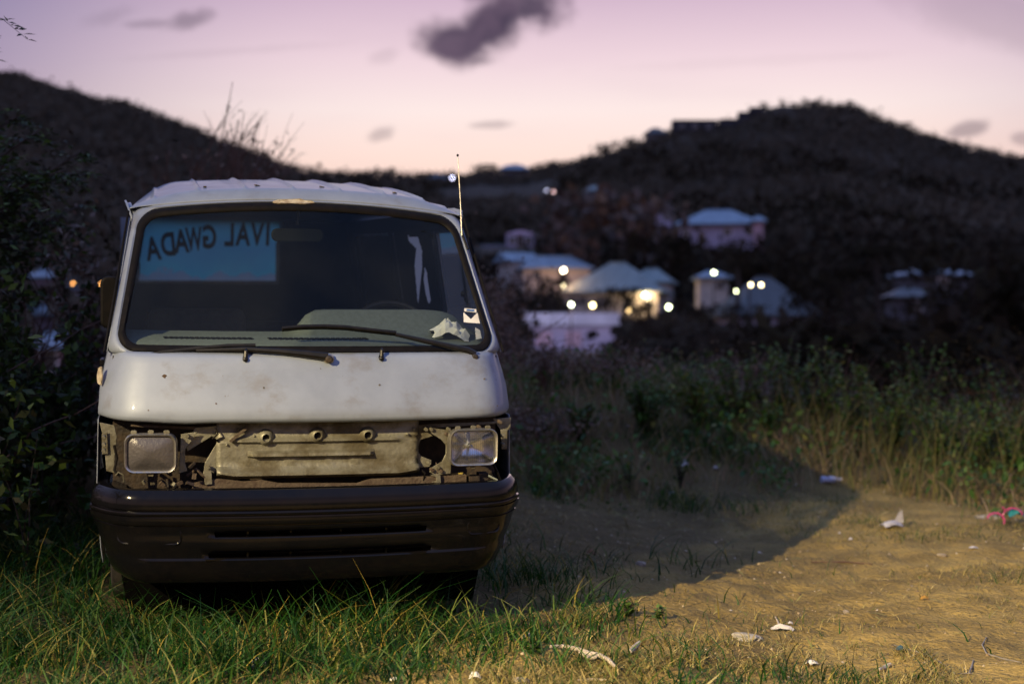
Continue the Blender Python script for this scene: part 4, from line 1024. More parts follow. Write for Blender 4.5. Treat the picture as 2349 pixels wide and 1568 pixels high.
# white shed: a bright parapet band over a shaded wall
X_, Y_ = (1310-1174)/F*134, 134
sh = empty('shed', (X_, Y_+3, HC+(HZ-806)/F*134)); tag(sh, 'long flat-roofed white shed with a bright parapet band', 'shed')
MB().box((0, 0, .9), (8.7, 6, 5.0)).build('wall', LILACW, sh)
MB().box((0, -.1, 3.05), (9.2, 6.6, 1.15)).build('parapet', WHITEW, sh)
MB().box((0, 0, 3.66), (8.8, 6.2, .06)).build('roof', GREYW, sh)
for x in (-2.6, .2): MB().box((x, -3.05, 1.2), (1.5, .1, 1.4)).build('window', PINKW, sh)
MB().box((-4.0, -3.04, 1.0), (.9, .1, 2.0)).build('door', PANE, sh)
house('house', 'upper house with long pale blue hip roof and pink walls', 1655, 560, 235, 12.6, 8, 3.4, 2.6, LILACW, ROOFB, -8, ((-.42, .55), (.12, .6), (.42, .6)), -.22, ridge=.3, ov=1.0)
house('house', 'pink gable end extension of the upper house', 1742, 548, 233, 1.6, 3, 3.0, .8, PINKW, ROOFB, -8, (), None)
house('house', 'lilac cottage with flat pink roof and two windows', 1193, 568, 240, 4.8, 4, 2.4, .5, LILACW, PINKW, 0, ((-.28, .5), (.28, .5)), 0, 'hip', .1)
house('outbuilding', 'low pale blue outbuilding beside the lilac cottage', 1130, 576, 238, 3.4, 3, .8, .4, LILACW, ROOFB, 0, (), None, 'flat', .2, cat='outbuilding')
house('outbuilding', 'small pale blue block on the slope above the upper house eave', 1523, 505, 247, 1.9, 2, 1.2, .6, LILACW, ROOFB, 20, (), None, 'hip', .2, cat='outbuilding')
house('house', 'grey hip-roofed house behind the double street lamp', 1765, 752, 168, 9.6, 9, 1.6, 4.6, LILACW, ROOFG, 10, ((-.36, .55), (-.12, .55)), .1, ridge=.16, ov=.9)
house('house', 'cream house front with a bright security light', 1637, 672, 178, 3.6, 4, 2.0, .8, CREAMW, ROOFB, 0, ((.2, .5),), None)
house('house', 'low dark house under a pale blue roof edge', 2150, 668, 160, 6.2, 6, 2.0, .9, GREYW, ROOFB, 12, ((0, .5),), None, ov=.5)
house('house', 'grey-walled house half hidden by ragged trees', 2100, 735, 140, 4.0, 4, 2.4, .9, GREYW, ROOFG, 0, ((0, .5),), None)
house('house', 'teal roof just showing on the slope above the domed tree', 1372, 446, 300, 5.0, 4, .8, 1.2, GREYW, ROOFT, 0, (), None)
house('house', 'pale house on the ridge saddle with its yard light', 1004, 420, 470, 8.0, 6, 1.4, 1.8, GREYW, ROOFB, 0, (), None, ridge=.5)
house('house', 'low blue-roofed house on the skyline beside a rounded tree', 1180, 400, 470, 9.0, 6, 1.8, 1.6, GREYW, ROOFB, 0, (), None, ridge=.5)
house('house', 'dark gabled house on the ridge left of the long flat building'.replace('left of', 'below'), 1505, 322, 470, 6.5, 5, 2.4, 1.9, GREYW, ROOFG, 0, ((-.3, .5),), None, 'hip')
DARKW = pm('dark_wall', (.045, .043, .055), (.035, .033, .04), .4, rough=.9)
house('building', 'long flat-roofed dark building along the ridge', 1594, 302, 470, 14.6, 6, 3.6, .2, DARKW, DARKW, 0, ((-.3, .5), (0, .5), (.3, .5)), None, 'flat', .1, cat='building')
for i, (u, v, w_) in enumerate(((1672, 272, 6), (1712, 256, 5), (1735, 245, 4))):
    house('building', ('lowest of the stepped dark walls climbing to the hilltop', 'middle of the stepped dark walls climbing to the hilltop', 'uppermost of the stepped dark walls at the hilltop')[i], u, v+26, 470, w_, 4, 3.4, .2, DARKW, DARKW, 0, (), None, 'flat', .1, cat='building')
# seen through the leaves beside the van
house('house', 'pale blue roof glimpsed through leaves beside the van', 100, 750, 76, 2.4, 2.8, .8, .6, LILACW, ROOFB, 10, (), None)
house('house', 'small blue roof glimpsed high among the dark branches', 92, 650, 98, 1.3, 2, .5, .35, LILACW, ROOFB, 0, (), None)
house('house', 'turquoise and pink house front glimpsed low through the brush', 112, 850, 54, 1.3, 2, 1.0, .35, PINKW, ROOFB, 0, ((-.2, .5),), None)
house('house', 'small lilac pillar house under an orange lamp', 172, 700, 86, .6, .9, 1.0, .3, LILACW, ROOFB, 0, (), None, 'flat', .3)

# ================================================================== LAMPS IN THE VALLEY
def lamp(name, label, u, v, Y, r, col, s, style, zf_=None, cat='lamp', group=None):
    p = Vector(((u-1174)/F*Y, Y, HC+(HZ-v)/F*Y)); e = empty(name, p); tag(e, label, cat, group)
    m = emis('lit_bulb', col, s)
    MB().lathe([(.02*r, -r), (.6*r, -.8*r), (.95*r, -.3*r), (r, 0), (.95*r, .3*r), (.6*r, .8*r), (.02*r, r)], n=14).build('bulb', m, e, True)
    if style == 'pole':
        zb = float((zf_ or far_z)(u, Y)); L = max(1.5, min(7, p.z-zb))
        MB().tube([(0, .3, -L), (0, .3, r*1.5), (0, .25, r*1.9), (0, 0, r*1.8)], [.09, .06, .05, .05], 6).build('pole', DARKMET, e)
        MB().lathe([(r*1.3, r*1.02), (r*1.1, r*1.3), (.05, r*1.7)], n=12).build('hood', DARKMET, e)
    else:
        MB().box((0, r*1.6, r*.6), (r*1.2, r*2.2, r*.5)).build('bracket', DARKMET, e)
    return e
WARM, GRN, ORG, COOL = (1, .80, .50), (.93, 1, .55), (1, .42, .10), (.75, .72, 1)
for nm, lab, u, v, Y, r, c, s, st_ in [
    ('porch_lamp', 'bright warm porch light under the long low roof', 1292, 620, 188, .26, (1, .80, .52), 26, 'wall'), ('street_light', 'dim green-rimmed street light below the porch light', 1292, 656, 172, .19, (1, .85, .5), 9, 'pole'),
    ('street_light', 'white street light beside the shed roof', 1310, 698, 128.4, .16, (.92, 1, .66), 16, 'pole'), ('street_light', 'yellow street light standing over the shed', 1359, 700, 172.4, .24, (1, .84, .38), 18, 'pole'),
    ('street_light', 'small orange street light before the round tree', 1440, 711, 165, .19, (1, .66, .28), 9, 'pole'), ('wall_lamp', 'warm wall lamp lighting the teal-roofed house', 1478, 676, 184.6, .26, (1, .82, .48), 22, 'wall'),
    ('street_light', 'white-green street light past the lit house', 1533, 704, 150, .20, (.90, 1, .58), 18, 'pole'), ('street_light', 'lone white-green street light on the cream house front', 1637, 625, 172, .20, (.90, 1, .58), 16, 'pole'),
    ('street_light', 'white-green street light lower than the double lamp', 1690, 668, 150, .19, (.90, 1, .55), 16, 'pole'), ('yard_light', 'pale violet yard light at the ridge house', 1037, 408, 430, .34, (.72, .72, 1), 11, 'pole'),
    ('porch_lamp', 'bluish half of the twin lights on the far slope', 1254, 438, 330, .26, (.72, .72, 1), 7, 'pole'), ('porch_lamp', 'pinkish half of the twin lights on the far slope', 1269, 439, 330, .26, (1, .62, .62), 7, 'pole'),
    ('street_light', 'orange street light over the small lilac pillar house', 168, 651, 88, .085, ORG, 11, 'pole'), ('street_light', 'orange street light peeping past the door of the van', 234, 651, 88, .085, ORG, 11, 'pole')]:
    lamp(nm, lab, u, v, Y, r, c, s, st_, left_z if u < 600 else far_z)
e = empty('double_street_lamp', ((1718-1174)/F*60, 60, HC+(HZ-800)/F*60)); tag(e, 'slim post carrying two warm lamps, rising from the dry scrub', 'street lamp')
MB().tube([(0, 0, -1.5), (0, 0, 2.2), (.0, 0, 2.75)], [.05, .035, .025], 6).build('post', DARKMET, e)
MB().tube([(.0, 0, 2.72), (.50, 0, 2.74)], .02, 5).build('arm', DARKMET, e)
for x in (.06, .50): MB().lathe([(.005, -.07), (.05, -.05), (.065, 0), (.05, .05), (.005, .07)], (x, -.02, 2.70), n=12).build('bulb', emis('lit_bulb', (1, .86, .46), 13), e, True)
# small point of light that reaches the walls, set by the lamps; shed_light is added to brighten the parapet
def plight(parent_name, u, v, Y, en, col):
    l = bpy.data.lights.new(parent_name, 'POINT'); l.energy = en; l.color = col; l.shadow_soft_size = .25
    o = bpy.data.objects.new(parent_name, l); COL.objects.link(o); o.location = ((u-1174)/F*Y, Y, HC+(HZ-v)/F*Y)
plight('wall_lamp_light', 1478, 681, 183.6, 600, (1, .70, .36)); plight('porch_lamp_light', 1298, 630, 187.0, 420, (1, .52, .24)); plight('street_lamp_light', 1359, 704, 172, 300, (1, .74, .36)); plight('shed_light', 1310, 702, 128, 600, (.75, .72, 1))

# ================================================================== STREET LAMP BEHIND THE PHOTOGRAPHER
LP = Vector((-7.3, -3.9, 6.05))
sl_ = empty('street_lamp', (LP.x-1.3, LP.y, float(H(LP.x-1.3, LP.y)))); tag(sl_, 'tall street lamp with curved arm lighting the dirt lot from behind the camera'.replace('from behind the camera', 'and the front of the van'), 'street lamp')
MB().tube([(0, 0, -.3), (0, 0, 3), (0, 0, 5.3), (.15, 0, 5.95), (.6, 0, 6.22), (1.2, 0, 6.25)], [.09, .075, .055, .045, .04, .035], 10).build('pole', pm('galvanised', (.3, .3, .3), rough=.5, metal=.7), sl_, True)
hd = MB().box((1.22, -.07, 6.16), (.34, .30, .16), (.35, 0, -.6)).build('flood_head', DARKMET, sl_, bevel=.03)
ll = bpy.data.lights.new('street_lamp_light', 'SPOT'); ll.energy = 17500; ll.color = (1, .78, .43); ll.shadow_soft_size = .05; ll.spot_size = radians(38); ll.spot_blend = 1
lo = bpy.data.objects.new('street_lamp_light', ll); COL.objects.link(lo); lo.location = LP
lo.rotation_euler = (Vector((1.7, 5.3, 0))-LP).to_track_quat('-Z', 'Y').to_euler()
# ================================================================== NEAR PLANTS
def on_ground(u, v):
    Y = 6.0
    for _ in range(40):
        X_ = (u-1174)/F*Y; z = float(H(X_, Y)); Y = .5*Y+.5*(HC-z)*F/(v-HZ)
    return (u-1174)/F*Y, Y, float(H((u-1174)/F*Y, Y))
def vloc(x, y): return (x-X0)*cos(YAW)+(y-Y0)*sin(YAW), -(x-X0)*sin(YAW)+(y-Y0)*cos(YAW)
rs = np.random.RandomState(21)
def sample(n, xr, yr, dens):
    x = rs.uniform(*xr, n); y = rs.uniform(*yr, n); k = rs.rand(n) < dens(x, y); x, y = x[k], y[k]
    return np.stack([x, y, H(x, y)-.004], 1)
# lush grass in front of the van
def d1(x, y):
    xl, yl = vloc(x, y)
    edge = .15+(y-5.0)*.55+.35*(vn(x, y, .5, 7)-.5)           # the dirt begins beyond this x
    a = 1-sst(x, edge-.75, edge)
    a = np.maximum(a, .35*sst(vn(x, y, .55, 8), .55, .75)*(1-sst(x, 1.2, 2.2))*(1-sst(y, 5.6, 6.2)))
    under = sst(yl, .25, .6)*(1-sst(np.abs(xl), .80, .95))
    return a*(.35+.65*sst(vn(x, y, .28, 6), .25, .6))*(1-.97*under)*(1-.95*sst(y, 5.9, 6.6)*sst(x, -.6, .1))
P = sample(44000, (-3.4, 1.9), (4.3, 7.8), d1)
hh = (.03+.11*rs.rand(len(P))**1.6)*(.45+1.2*vn(P[:, 0], P[:, 1], .32, 9)**1.3)+.02; hh *= np.where(P[:, 0] < -.3, 1.15, .8)*(1+.6*sst(P[:, 1], 4.9, 5.4))
tag(blades('lawn_grass', P, hh, .0062, 1.1, GRASS, rs=rs), 'tufted green grass growing in front of the van', 'grass', kind='stuff')
P = sample(1700, (-3.0, .6), (4.4, 6.1), d1)
tag(blades('seed_stalks', P, .10+.13*rs.rand(len(P)), .0065, 1.0, leafmat('grass_stalks', [(0, (.05, .14, .02)), (.6, (.12, .17, .03)), (1, (.34, .28, .09))]), segs=4, rs=rs), 'longer arching grass blades among the green tufts', 'grass', kind='stuff')
# short dry and green turf on the dirt
def d2(x, y):
    f = sst(vn(x, y, .8, 12), .22, .62)*(.25+.75*sst(vn(x, y, .22, 13), .35, .65))
    xl, yl = vloc(x, y); under = sst(yl, -.02, .2)*(1-sst(np.abs(xl), .80, .95))
    bare = np.exp(-(((x-1.0)/1.05)**2+((y-8.2)/1.8)**2)**2)
    return f*(1-under)*(1-.92*bare)
P = sample(95000, (-1.2, 5.2), (4.4, 11.0), d2)
tag(blades('dry_turf', P, .010+.04*rs.rand(len(P))**2, .0034, 1.2, DRYG, segs=2, rs=rs), 'short straw-coloured turf scattered over the dirt', 'grass', kind='stuff')
P = sample(26000, (-.6, 5.2), (4.4, 10.5), lambda x, y: d2(x, y)*sst(vn(x, y, .45, 15), .5, .72))
tag(blades('green_turf', P, .02+.07*rs.rand(len(P))**1.5, .0032, .9, GRASS, segs=2, rs=rs), 'small green grass tufts dotting the dirt', 'grass', kind='stuff')
P = sample(26000, (-.7, 1.6), (4.4, 5.9), lambda x, y: sst(vn(x, y, .35, 40), .38, .62)*(1-sst(y, 5.3, 5.9)))
tag(blades('straw_turf', P, .02+.06*rs.rand(len(P))**1.5, .0036, 1.3, DRYG, segs=2, rs=rs), 'matted yellow straw grass between the lawn and the bare dirt', 'grass', kind='stuff')
# straw litter lying flat, and stones
P = sample(8000, (-1.0, 5), (4.4, 10.5), lambda x, y: .3+.7*sst(vn(x, y, .5, 16), .4, .7)); P[:, 2] += .008
a = rs.rand(len(P))*2*pi; dr = np.stack([np.cos(a), np.sin(a), .1*rs.randn(len(P))], 1)
tag(leaves('straw_litter', P, .03+.09*rs.rand(len(P))**2, DRYG, rs, up=1, aspect=.07, dirs=dr), 'thin straw and twig litter strewn on the dirt', 'litter', kind='stuff')
P = sample(26000, (-.8, 5.2), (4.4, 11), lambda x, y: .25+.75*sst(vn(x, y, .4, 17), .40, .7))
base = np.array([(1, 0, 0), (-1, 0, 0), (0, 1, 0), (0, -1, 0), (0, 0, .7), (0, 0, -.7)], float); tri = np.array([(0, 2, 4), (2, 1, 4), (1, 3, 4), (3, 0, 4), (2, 0, 5), (1, 2, 5), (3, 1, 5), (0, 3, 5)])
sz = .0025+.012*rs.rand(len(P))**4
V = P[:, None]+(base[None]*(1+.35*rs.randn(len(P), 6, 1)))*sz[:, None, None]
STONE = pm('stone', (.33, .28, .22), (.22, .18, .14), 30, rough=.9)
tag(np_mesh('gravel', V.reshape(-1, 3), (np.arange(len(P))[:, None, None]*6+tri[None]).reshape(-1, 3), leafmat('gravel_tones', [(0, (.10, .07, .04)), (.5, (.26, .18, .09)), (.85, (.40, .31, .19)), (1, (.55, .48, .38))], rough=.95, trans=0)), 'fine gravel scattered over the dirt', 'gravel', kind='stuff')
# bank of wild grass and weeds behind
def d3(x, y):
    lim = 8.6+1.6*vn(x, y, 1.5, 20)-.0*x+1.0*sst(x, .5, 1.6)*(1-sst(x, 2.4, 3.4))
    xl, yl = vloc(x, y)
    a = sst(y, lim, lim+.8)*(.3+.7*sst(vn(x, y, .6, 21), .25, .6))
    return a*(1-sst(yl, -.2, .1)*(1-sst(np.abs(xl), .85, 1.0))*(1-sst(yl, 4.7, 5.0)))
P = sample(42000, (-1.6, 8), (7.8, 17), d3)
hh = (.10+.30*rs.rand(len(P))**1.4)*(.5+.9*vn(P[:, 0], P[:, 1], 1.1, 22))*(.55+.5*sst(P[:, 1], 9, 12))
tag(blades('wild_grass', P, hh, .009, .7, BRUSH, rs=rs), 'wild mixed dry and green grass covering the bank beyond the dirt', 'grass', kind='stuff')
P = sample(3600, (2.2, 6), (9.8, 13), lambda x, y: d3(x, y)*.75*sst(vn(x, y, .5, 25), .4, .7))
tag(blades('tall_grass', P, .25+.45*rs.rand(len(P)), .008, .35, leafmat('yellow_green_grass', [(0, (.06, .09, .02)), (.5, (.13, .14, .035)), (1, (.22, .17, .07))]), segs=3, rs=rs), 'tall upright yellow-green grass at the edge of the lot', 'grass', kind='stuff')
P = sample(16000, (-1.5, 7), (8.6, 16), d3); P[:, 2] += rs.rand(len(P))*.32
tag(leaves('ground_weeds', P, .03+.06*rs.rand(len(P)), WEED, rs, up=.6, aspect=.5), 'low leafy weeds mixed through the bank', 'weeds', kind='stuff')
P = sample(9000, (.15, 1.9), (9.4, 12.5), lambda x, y: sst(vn(x, y, .55, 33), .36, .6)*sst(y, 9.4, 10.0))
tag(blades('weedy_grass', P, .05+.16*rs.rand(len(P)), .006, .9, GRASS, rs=rs), 'patchy green grass growing in the strip beside the van', 'grass', kind='stuff')
P = sample(9000, (.1, 2.0), (9.6, 12.5), lambda x, y: sst(vn(x, y, .6, 34), .38, .6)); P[:, 2] += rs.rand(len(P))*.22
tag(leaves('weed_patches', P, .02+.04*rs.rand(len(P)), WEED, rs, up=.6, aspect=.5), 'low leafy weeds in the strip beside the van', 'weeds', kind='stuff')
# -------- single plants
def stem_plant(name, label, base, h, n_stem, leafs, lsize, mat, seed, spread=.35, cat='plant', group=None, aspect=.5, top=.15, stemmat=None, lean=(0, 0), single=False):
    r_ = np.random.RandomState(seed); e = empty(name, base); tag(e, label, cat, group)
    C, D = [], []; m = MB()
    for s in range(n_stem):
        a = r_.rand()*2*pi; d = np.array([cos(a)*spread*r_.rand()+lean[0], sin(a)*spread*r_.rand()+lean[1], 1.0]); L = h*(.6+.4*r_.rand()); pts = [np.zeros(3)]
        for k in range(5):
            d = d+r_.randn(3)*.10; pts.append(pts[-1]+d/np.linalg.norm(d)*L/5)
        m.tube(pts, list(np.linspace(.006, .002, 6)*max(1, h*1.2)), 5, False)
        for k in range(leafs):
            t = top+(1-top)*r_.rand(); i = min(4, int(t*5)); f = t*5-i
            p = pts[i]*(1-f)+pts[i+1]*f; b_ = r_.rand()*2*pi
            C.append(p); D.append((cos(b_), sin(b_), .25+.4*r_.randn()*.5))
    m.build('stem', stemmat or BARK, e, True)
    if single:
        V = leaf_arrays(np.array(C), lsize*r_.uniform(.6, 1.25, len(C)), r_, .9, aspect, np.array(D))
        for q in V: np_mesh('leaf', q, np.array([[0, 1, 2], [0, 2, 3]]), mat, e)
        return e
    o = leaves('leaf_spray', np.array(C), lsize*r_.uniform(.6, 1.25, len(C)), mat, r_, up=.9, aspect=aspect, parent=e, dirs=np.array(D)); o['kind'] = 'stuff'
    return e
for i, (u, v, h, ns, lf, ls, lab) in enumerate([
    (105, 1245, .52, 4, 13, .085, 'broad-leaved weed standing beside the van bumper'), (60, 1330, .80, 3, 14, .07, 'taller broad-leaved weed among the dark brush'), (215, 1235, .30, 3, 8, .09, 'low weed touching the end of the van bumper'),
    (1560, 1120, .34, 8, 16, .035, 'bushy green weed standing in the shadow of the van'), (1440, 1115, .30, 8, 16, .035, 'small green weed clump in the van shadow'), (1280, 1090, .28, 8, 16, .035, 'green weed patch right beside the van flank'.replace('right ', '')),
    (1880, 1010, .50, 12, 22, .085, 'broad-leaved green bush on the bank'), (1760, 1010, .40, 10, 18, .07, 'leafy green bush on the bank beside the broad-leaved one'), (2010, 1010, .38, 9, 18, .06, 'leafy weed between the bush and the tall grass'),
    (2250, 1090, .42, 9, 20, .045, 'pale green leafy weed behind the plastic bag'), (1440, 1412, .07, 9, 9, .03, 'low green weed at the edge of the van shadow'), (1510, 1420, .06, 9, 8, .028, 'flat green weed beside the low one on the dirt'), (1225, 1498, .04, 7, 7, .04, 'round-leaved creeping weed on the dirt'), (2150, 1075, .40, 8, 18, .04, 'narrow green weed in the tall grass')]):
    x, y, z = on_ground(u, v); stem_plant('weed', lab, (x, y, z), h, ns, lf, ls, WEED, 100+i, .5 if h < .45 else .3, aspect=.6, single=i < 3 or i == 12)
BUSHL = leafmat('bush_leaves', [(0, (.030, .075, .014)), (.5, (.060, .125, .022)), (.85, (.11, .17, .032)), (1, (.22, .21, .06))])
lk = ['low spreading green bush at the foot of the mound', 'rounded green bush on the slope of the mound', 'ragged green bush past the bright spiky tuft', 'full leafy bush at the top of the van shadow', 'tall leafy bush behind the broad-leaved weeds', 'tallest leafy bush on the bank', 'leafy bush beside the tallest one, sprawling over the grass', 'upright weedy bush at the edge of the tall grass', 'weedy bush growing through the tall grass', 'pale weedy bush behind the torn plastic bag', 'weedy bush above the broken pink toy', 'dull green bush on the crest of the mound', 'high dull bush on the crest beyond the spiky tuft', 'high dark bush behind the tall grass', 'high dark bush behind the pale weedy one']
for i, (u, Y, h) in enumerate([(1330, 11.2, .42), (1480, 11.4, .5), (1600, 11.8, .55), (1690, 12.2, .8), (1790, 12.4, .95), (1880, 12.4, 1.0), (1965, 12.0, .85), (2050, 11.8, .8), (2140, 11.5, .75), (2230, 11.3, .72), (2330, 11.2, .75), (1410, 13.0, .42), (1560, 13.5, .75), (2100, 13.2, 1.05), (2270, 13.0, 1.05)]):
    X_ = (u-1174)/F*Y; stem_plant('bush', lk[i], (X_, Y, float(H(X_, Y))), h, 22, 46, .05, BUSHL if i < 11 else WEED, 900+i, .62, cat='bush', aspect=.55, top=.1)
def tuft(name, label, base, n, h, w, lean, mat, seed, rad=.08):
    r_ = np.random.RandomState(seed); e = empty(name, base); tag(e, label, 'grass tuft')
    p = np.stack([r_.randn(n)*rad, r_.randn(n)*rad, np.zeros(n)], 1)
    blades('blade_cluster', p, h*r_.uniform(.5, 1, n), w, lean, mat, 4, e, r_)['kind'] = 'stuff'; return e
GT = leafmat('fresh_green', [(0, (.03, .11, .02)), (1, (.07, .19, .03))])
x, y, z = on_ground(1450, 985); tuft('grass_tuft', 'bright green spiky grass tuft growing on the mound', (x, y, z), 60, .42, .016, .5, GT, 1, .12)
x, y = (1315-1174)/F*15.5, 15.5; tuft('grass_tuft', 'tall green cane-like tuft in front of the white shed', (x, y, float(H(x, y))), 55, 1.15, .022, .55, leafmat('cane_green', [(0, (.03, .06, .03)), (1, (.08, .11, .05))]), 2, .16)
x, y, z = on_ground(1345, 1425); tuft('grass_tuft', 'dry straw-coloured grass clump at the shadow edge', (x, y, z), 120, .10, .004, 1.1, DRYG, 3, .05)
x, y, z = on_ground(800, 1420); tuft('grass_tuft', 'lush green grass tuft under the middle of the bumper', (x, y, z), 150, .24, .0045, .9, GRASS, 4, .10)
x, y, z = on_ground(500, 1540); tuft('grass_tuft', 'lush upright grass tuft in the front lawn', (x, y, z), 130, .22, .0045, .7, GRASS, 5, .10)
x, y, z = on_ground(1190, 1330); tuft('grass_tuft', 'shaded grass clump at the corner of the bumper', (x, y, z), 300, .16, .004, .9, GRASS, 6, .16)
# dry stalks with pale plumes
PL = leafmat('pale_plumes', [(0, (.16, .10, .085)), (1, (.34, .22, .18))])
for i, (u, Y, h) in enumerate([(1680, 13.5, .75), (1640, 14.2, .7), (1735, 13, .75), (1770, 13.8, .6), (1610, 13.4, .55), (1240, 12.0, .5), (1500, 14.5, .6), (1150, 18, 1.5), (1165, 17, 1.1), (1140, 16, 1.2), (1090, 20, 1.6), (1450, 16, .55)]):
    X_ = (u-1174)/F*Y; b_ = (X_, Y, float(H(X_, Y)))
    labs = ['pale plumed dry stalks', 'thin reddish dry stalks', 'tall dry stalks', 'short dry stalks', 'sparse dry stalks', 'dry stalks', 'leaning dry stalks', 'tall brown stalks', 'brushy brown stalks', 'ragged brown stalks', 'very tall brown stalks', 'low dry stalks']
    wh = ['in the middle of the bank', 'beside the bright bank plumes', 'behind the broad-leaved bush', 'next to the dark thicket', 'beyond the green mound tuft', 'on top of the mound', 'before the street lights', 'beyond the mound next to the shed', 'between the shed and the van', 'just behind the van pillar', 'above the van door edge', 'in front of the shed corner']
    stem_plant('dry_stalks', labs[i]+' '+wh[i], b_, h, 22 if i < 7 else 14, 16 if i < 7 else 5, .045, PL if i < 5 else BROWNF, 300+i, .35, cat='dry stalks', aspect=.3, top=.5, stemmat=DRYWOOD)
# shrubs on the bank
for i, (u, Y, h, w, mt, lab) in enumerate([(1205, 11.2, .32, .9, BROWNF, 'dead brown brush heap on the mound beside the van'), (1330, 12.5, .30, 1.2, BROWNF, 'dry matted brush across the mound'), (1560, 13.5, .6, 1.3, BRUSH, 'tangled dull green brush on the bank'), (1930, 14, 1.0, 1.6, DARKF, 'dark green shrub at the back of the bank'),
                                          (2120, 14, 1.0, 1.8, DARKF, 'blackish shrub behind the leafy weeds'), (2330, 13, 1.0, 1.6, DARKF, 'blackish shrub behind the tall grass'), (1090, 13, 1.3, .9, BROWNF, 'reddish dry shrub close behind the van')]):
    X_ = (u-1174)/F*Y; r_ = np.random.RandomState(500+i); e = empty('shrub', (X_, Y, float(H(X_, Y)))); tag(e, lab, 'shrub')
    ps = []
    for k in range(7): grow((0, 0, 0), (r_.randn()*.7, r_.randn()*.7, 1), h*.6, .010, 1, r_, .7, 3, .3, ps)
    wood('branches', ps, DRYWOOD, e, 4)
    C = r_.randn(2600, 3)*np.array([w*.32, w*.32, h*.25]); C[:, 2] += h*.5
    leaves('foliage', C[C[:, 2] > 0], r_.uniform(.02, .05, (C[:, 2] > 0).sum()), mt, r_, aspect=.45, parent=e)

# -------- trees and brush beside the van
def frond_tree(name, label, base, trunk_h, reach, seed, nf, frond, targets, mat):
    r_ = np.random.RandomState(seed); e = empty(name, base); tag(e, label, 'tree'); ps = []
    grow((0, 0, -.2), (.05, 0, 1), trunk_h, .075, 0, r_, seg=6, paths=ps); top = ps[0][0][-1]
    C, D = [], []
    for tg in targets:
        tg = np.array(tg)-np.array(base); a = ps[0][0][3+r_.randint(3)]
        mid = (a+tg)/2+np.array([0, 0, .18+.2*r_.rand()]); pts = [a*(1-t)**2+2*mid*t*(1-t)+tg*t*t for t in np.linspace(0, 1, 8)]
        ps.append((pts, list(np.linspace(.028, .006, 8)), 1))
        for q in range(nf):
            t = .35+.65*r_.rand(); i = min(6, int(t*7)); p = pts[i]+(pts[i+1]-pts[i])*(t*7-i)
            az = r_.rand()*2*pi; fd = np.array([cos(az), sin(az), .15]); L = frond*(.6+.6*r_.rand()); fp = [p+fd*L*s+np.array([0, 0, -.55*L*s*s]) for s in np.linspace(0, 1, 11)]
            ps.append((fp[::5], [.003, .002, .001], 0))
            sd = np.cross(fd, (0, 0, 1))
            for s in range(1, 11):
                for sg in (-1, 1): C.append(fp[s]); D.append(sd*sg+fd*.4+np.array([0, 0, -.25]))
    wood('trunk', ps, BARK, e); kk = clear_view(np.array(C)+np.array(base)); C = np.array(C)[kk]; D = np.array(D)[kk]
    leaves('crown', np.array(C), r_.uniform(.7, 1.2, len(C))*.055, mat, r_, up=.8, aspect=.38, parent=e, dirs=np.array(D))
    return e
def at(u, v, Y): return ((u-1174)/F*Y, Y, HC+(HZ-v)/F*Y)
r_ = np.random.RandomState(9)
tg = [at(u, v, Y) for u, v, Y in ((90, 300, 8.4), (190, 345, 8.6), (60, 255, 8.8), (150, 390, 8.2), (30, 360, 8.0), (110, 440, 8.6), (215, 400, 8.9), (20, 480, 8.2), (140, 500, 8.7), (-120, 300, 8.4), (-220, 420, 8.6), (-80, 420, 7.6), (-300, 350, 8.5), (70, 590, 8.6), (-60, 560, 8.3), (190, 470, 9.2))]
frond_tree('feathery_tree', 'dark feathery-leaved tree overhanging the brush beside the van', (-3.75, 8.4, float(H(-3.75, 8.4))), 2.1, 1, 31, 26, .30, tg, DLEAF)
tg = [(-4.7+1.75*cos(a)*r_.uniform(.6, 1), 4.3+1.6*sin(a)*r_.uniform(.6, 1), 2.6+r_.uniform(-1.0, 1.0)) for a in np.linspace(0, 6.28, 22)]+[at(-25, 45, 7.0)]
frond_tree('feathery_tree', 'full feathery-leaved tree standing clear of the van by the lamp', (-4.7, 4.2, float(H(-4.7, 4.2))), 2.9, 1, 33, 16, .36, tg, DLEAF)
# brush under the trees
for i, (u, v0, Y, h, w, mt, lab) in enumerate([(120, 0, 8.8, 1.15, .95, DLEAF, 'dark leafy shrub beside the van door'), (20, 0, 8.0, 1.2, 1.0, DLEAF, 'dark leafy shrub under the feathery tree'), (-120, 0, 7.4, 1.4, 1.2, DLEAF, 'dense dark shrub under the feathery branches'), (190, 0, 9.6, 1.5, .9, BROWNF, 'dry brown shrub close to the van side'),
                                              (70, 0, 10.5, 1.7, 1.4, DARKF, 'blackish thicket behind the leafy shrubs'), (-200, 0, 9.5, 1.9, 1.8, DARKF, 'blackish tall thicket under the trees'), (-260, 0, 6.4, 1.0, 1.0, DLEAF, 'low dark shrub at the edge of the lawn')]):
    X_ = (u-1174)/F*Y; q_ = np.random.RandomState(600+i); e = empty('shrub', (X_, Y, float(H(X_, Y)))); tag(e, lab, 'shrub'); ps = []
    for k in range(8): grow((0, 0, 0), (q_.randn()*.5, q_.randn()*.5, 1), h*.62, .012, 1, q_, .6, 3, .3, ps)
    wood('branches', ps, DRYWOOD, e, 4)
    C = q_.randn(3600, 3)*np.array([w*.30, w*.30, h*.27]); C[:, 2] += h*.52; C = C[C[:, 2] > .02]; C = C[clear_view(C+np.array(e.location))]
    leaves('foliage', C, q_.uniform(.035, .085, len(C)), mt, q_, aspect=.5, parent=e)
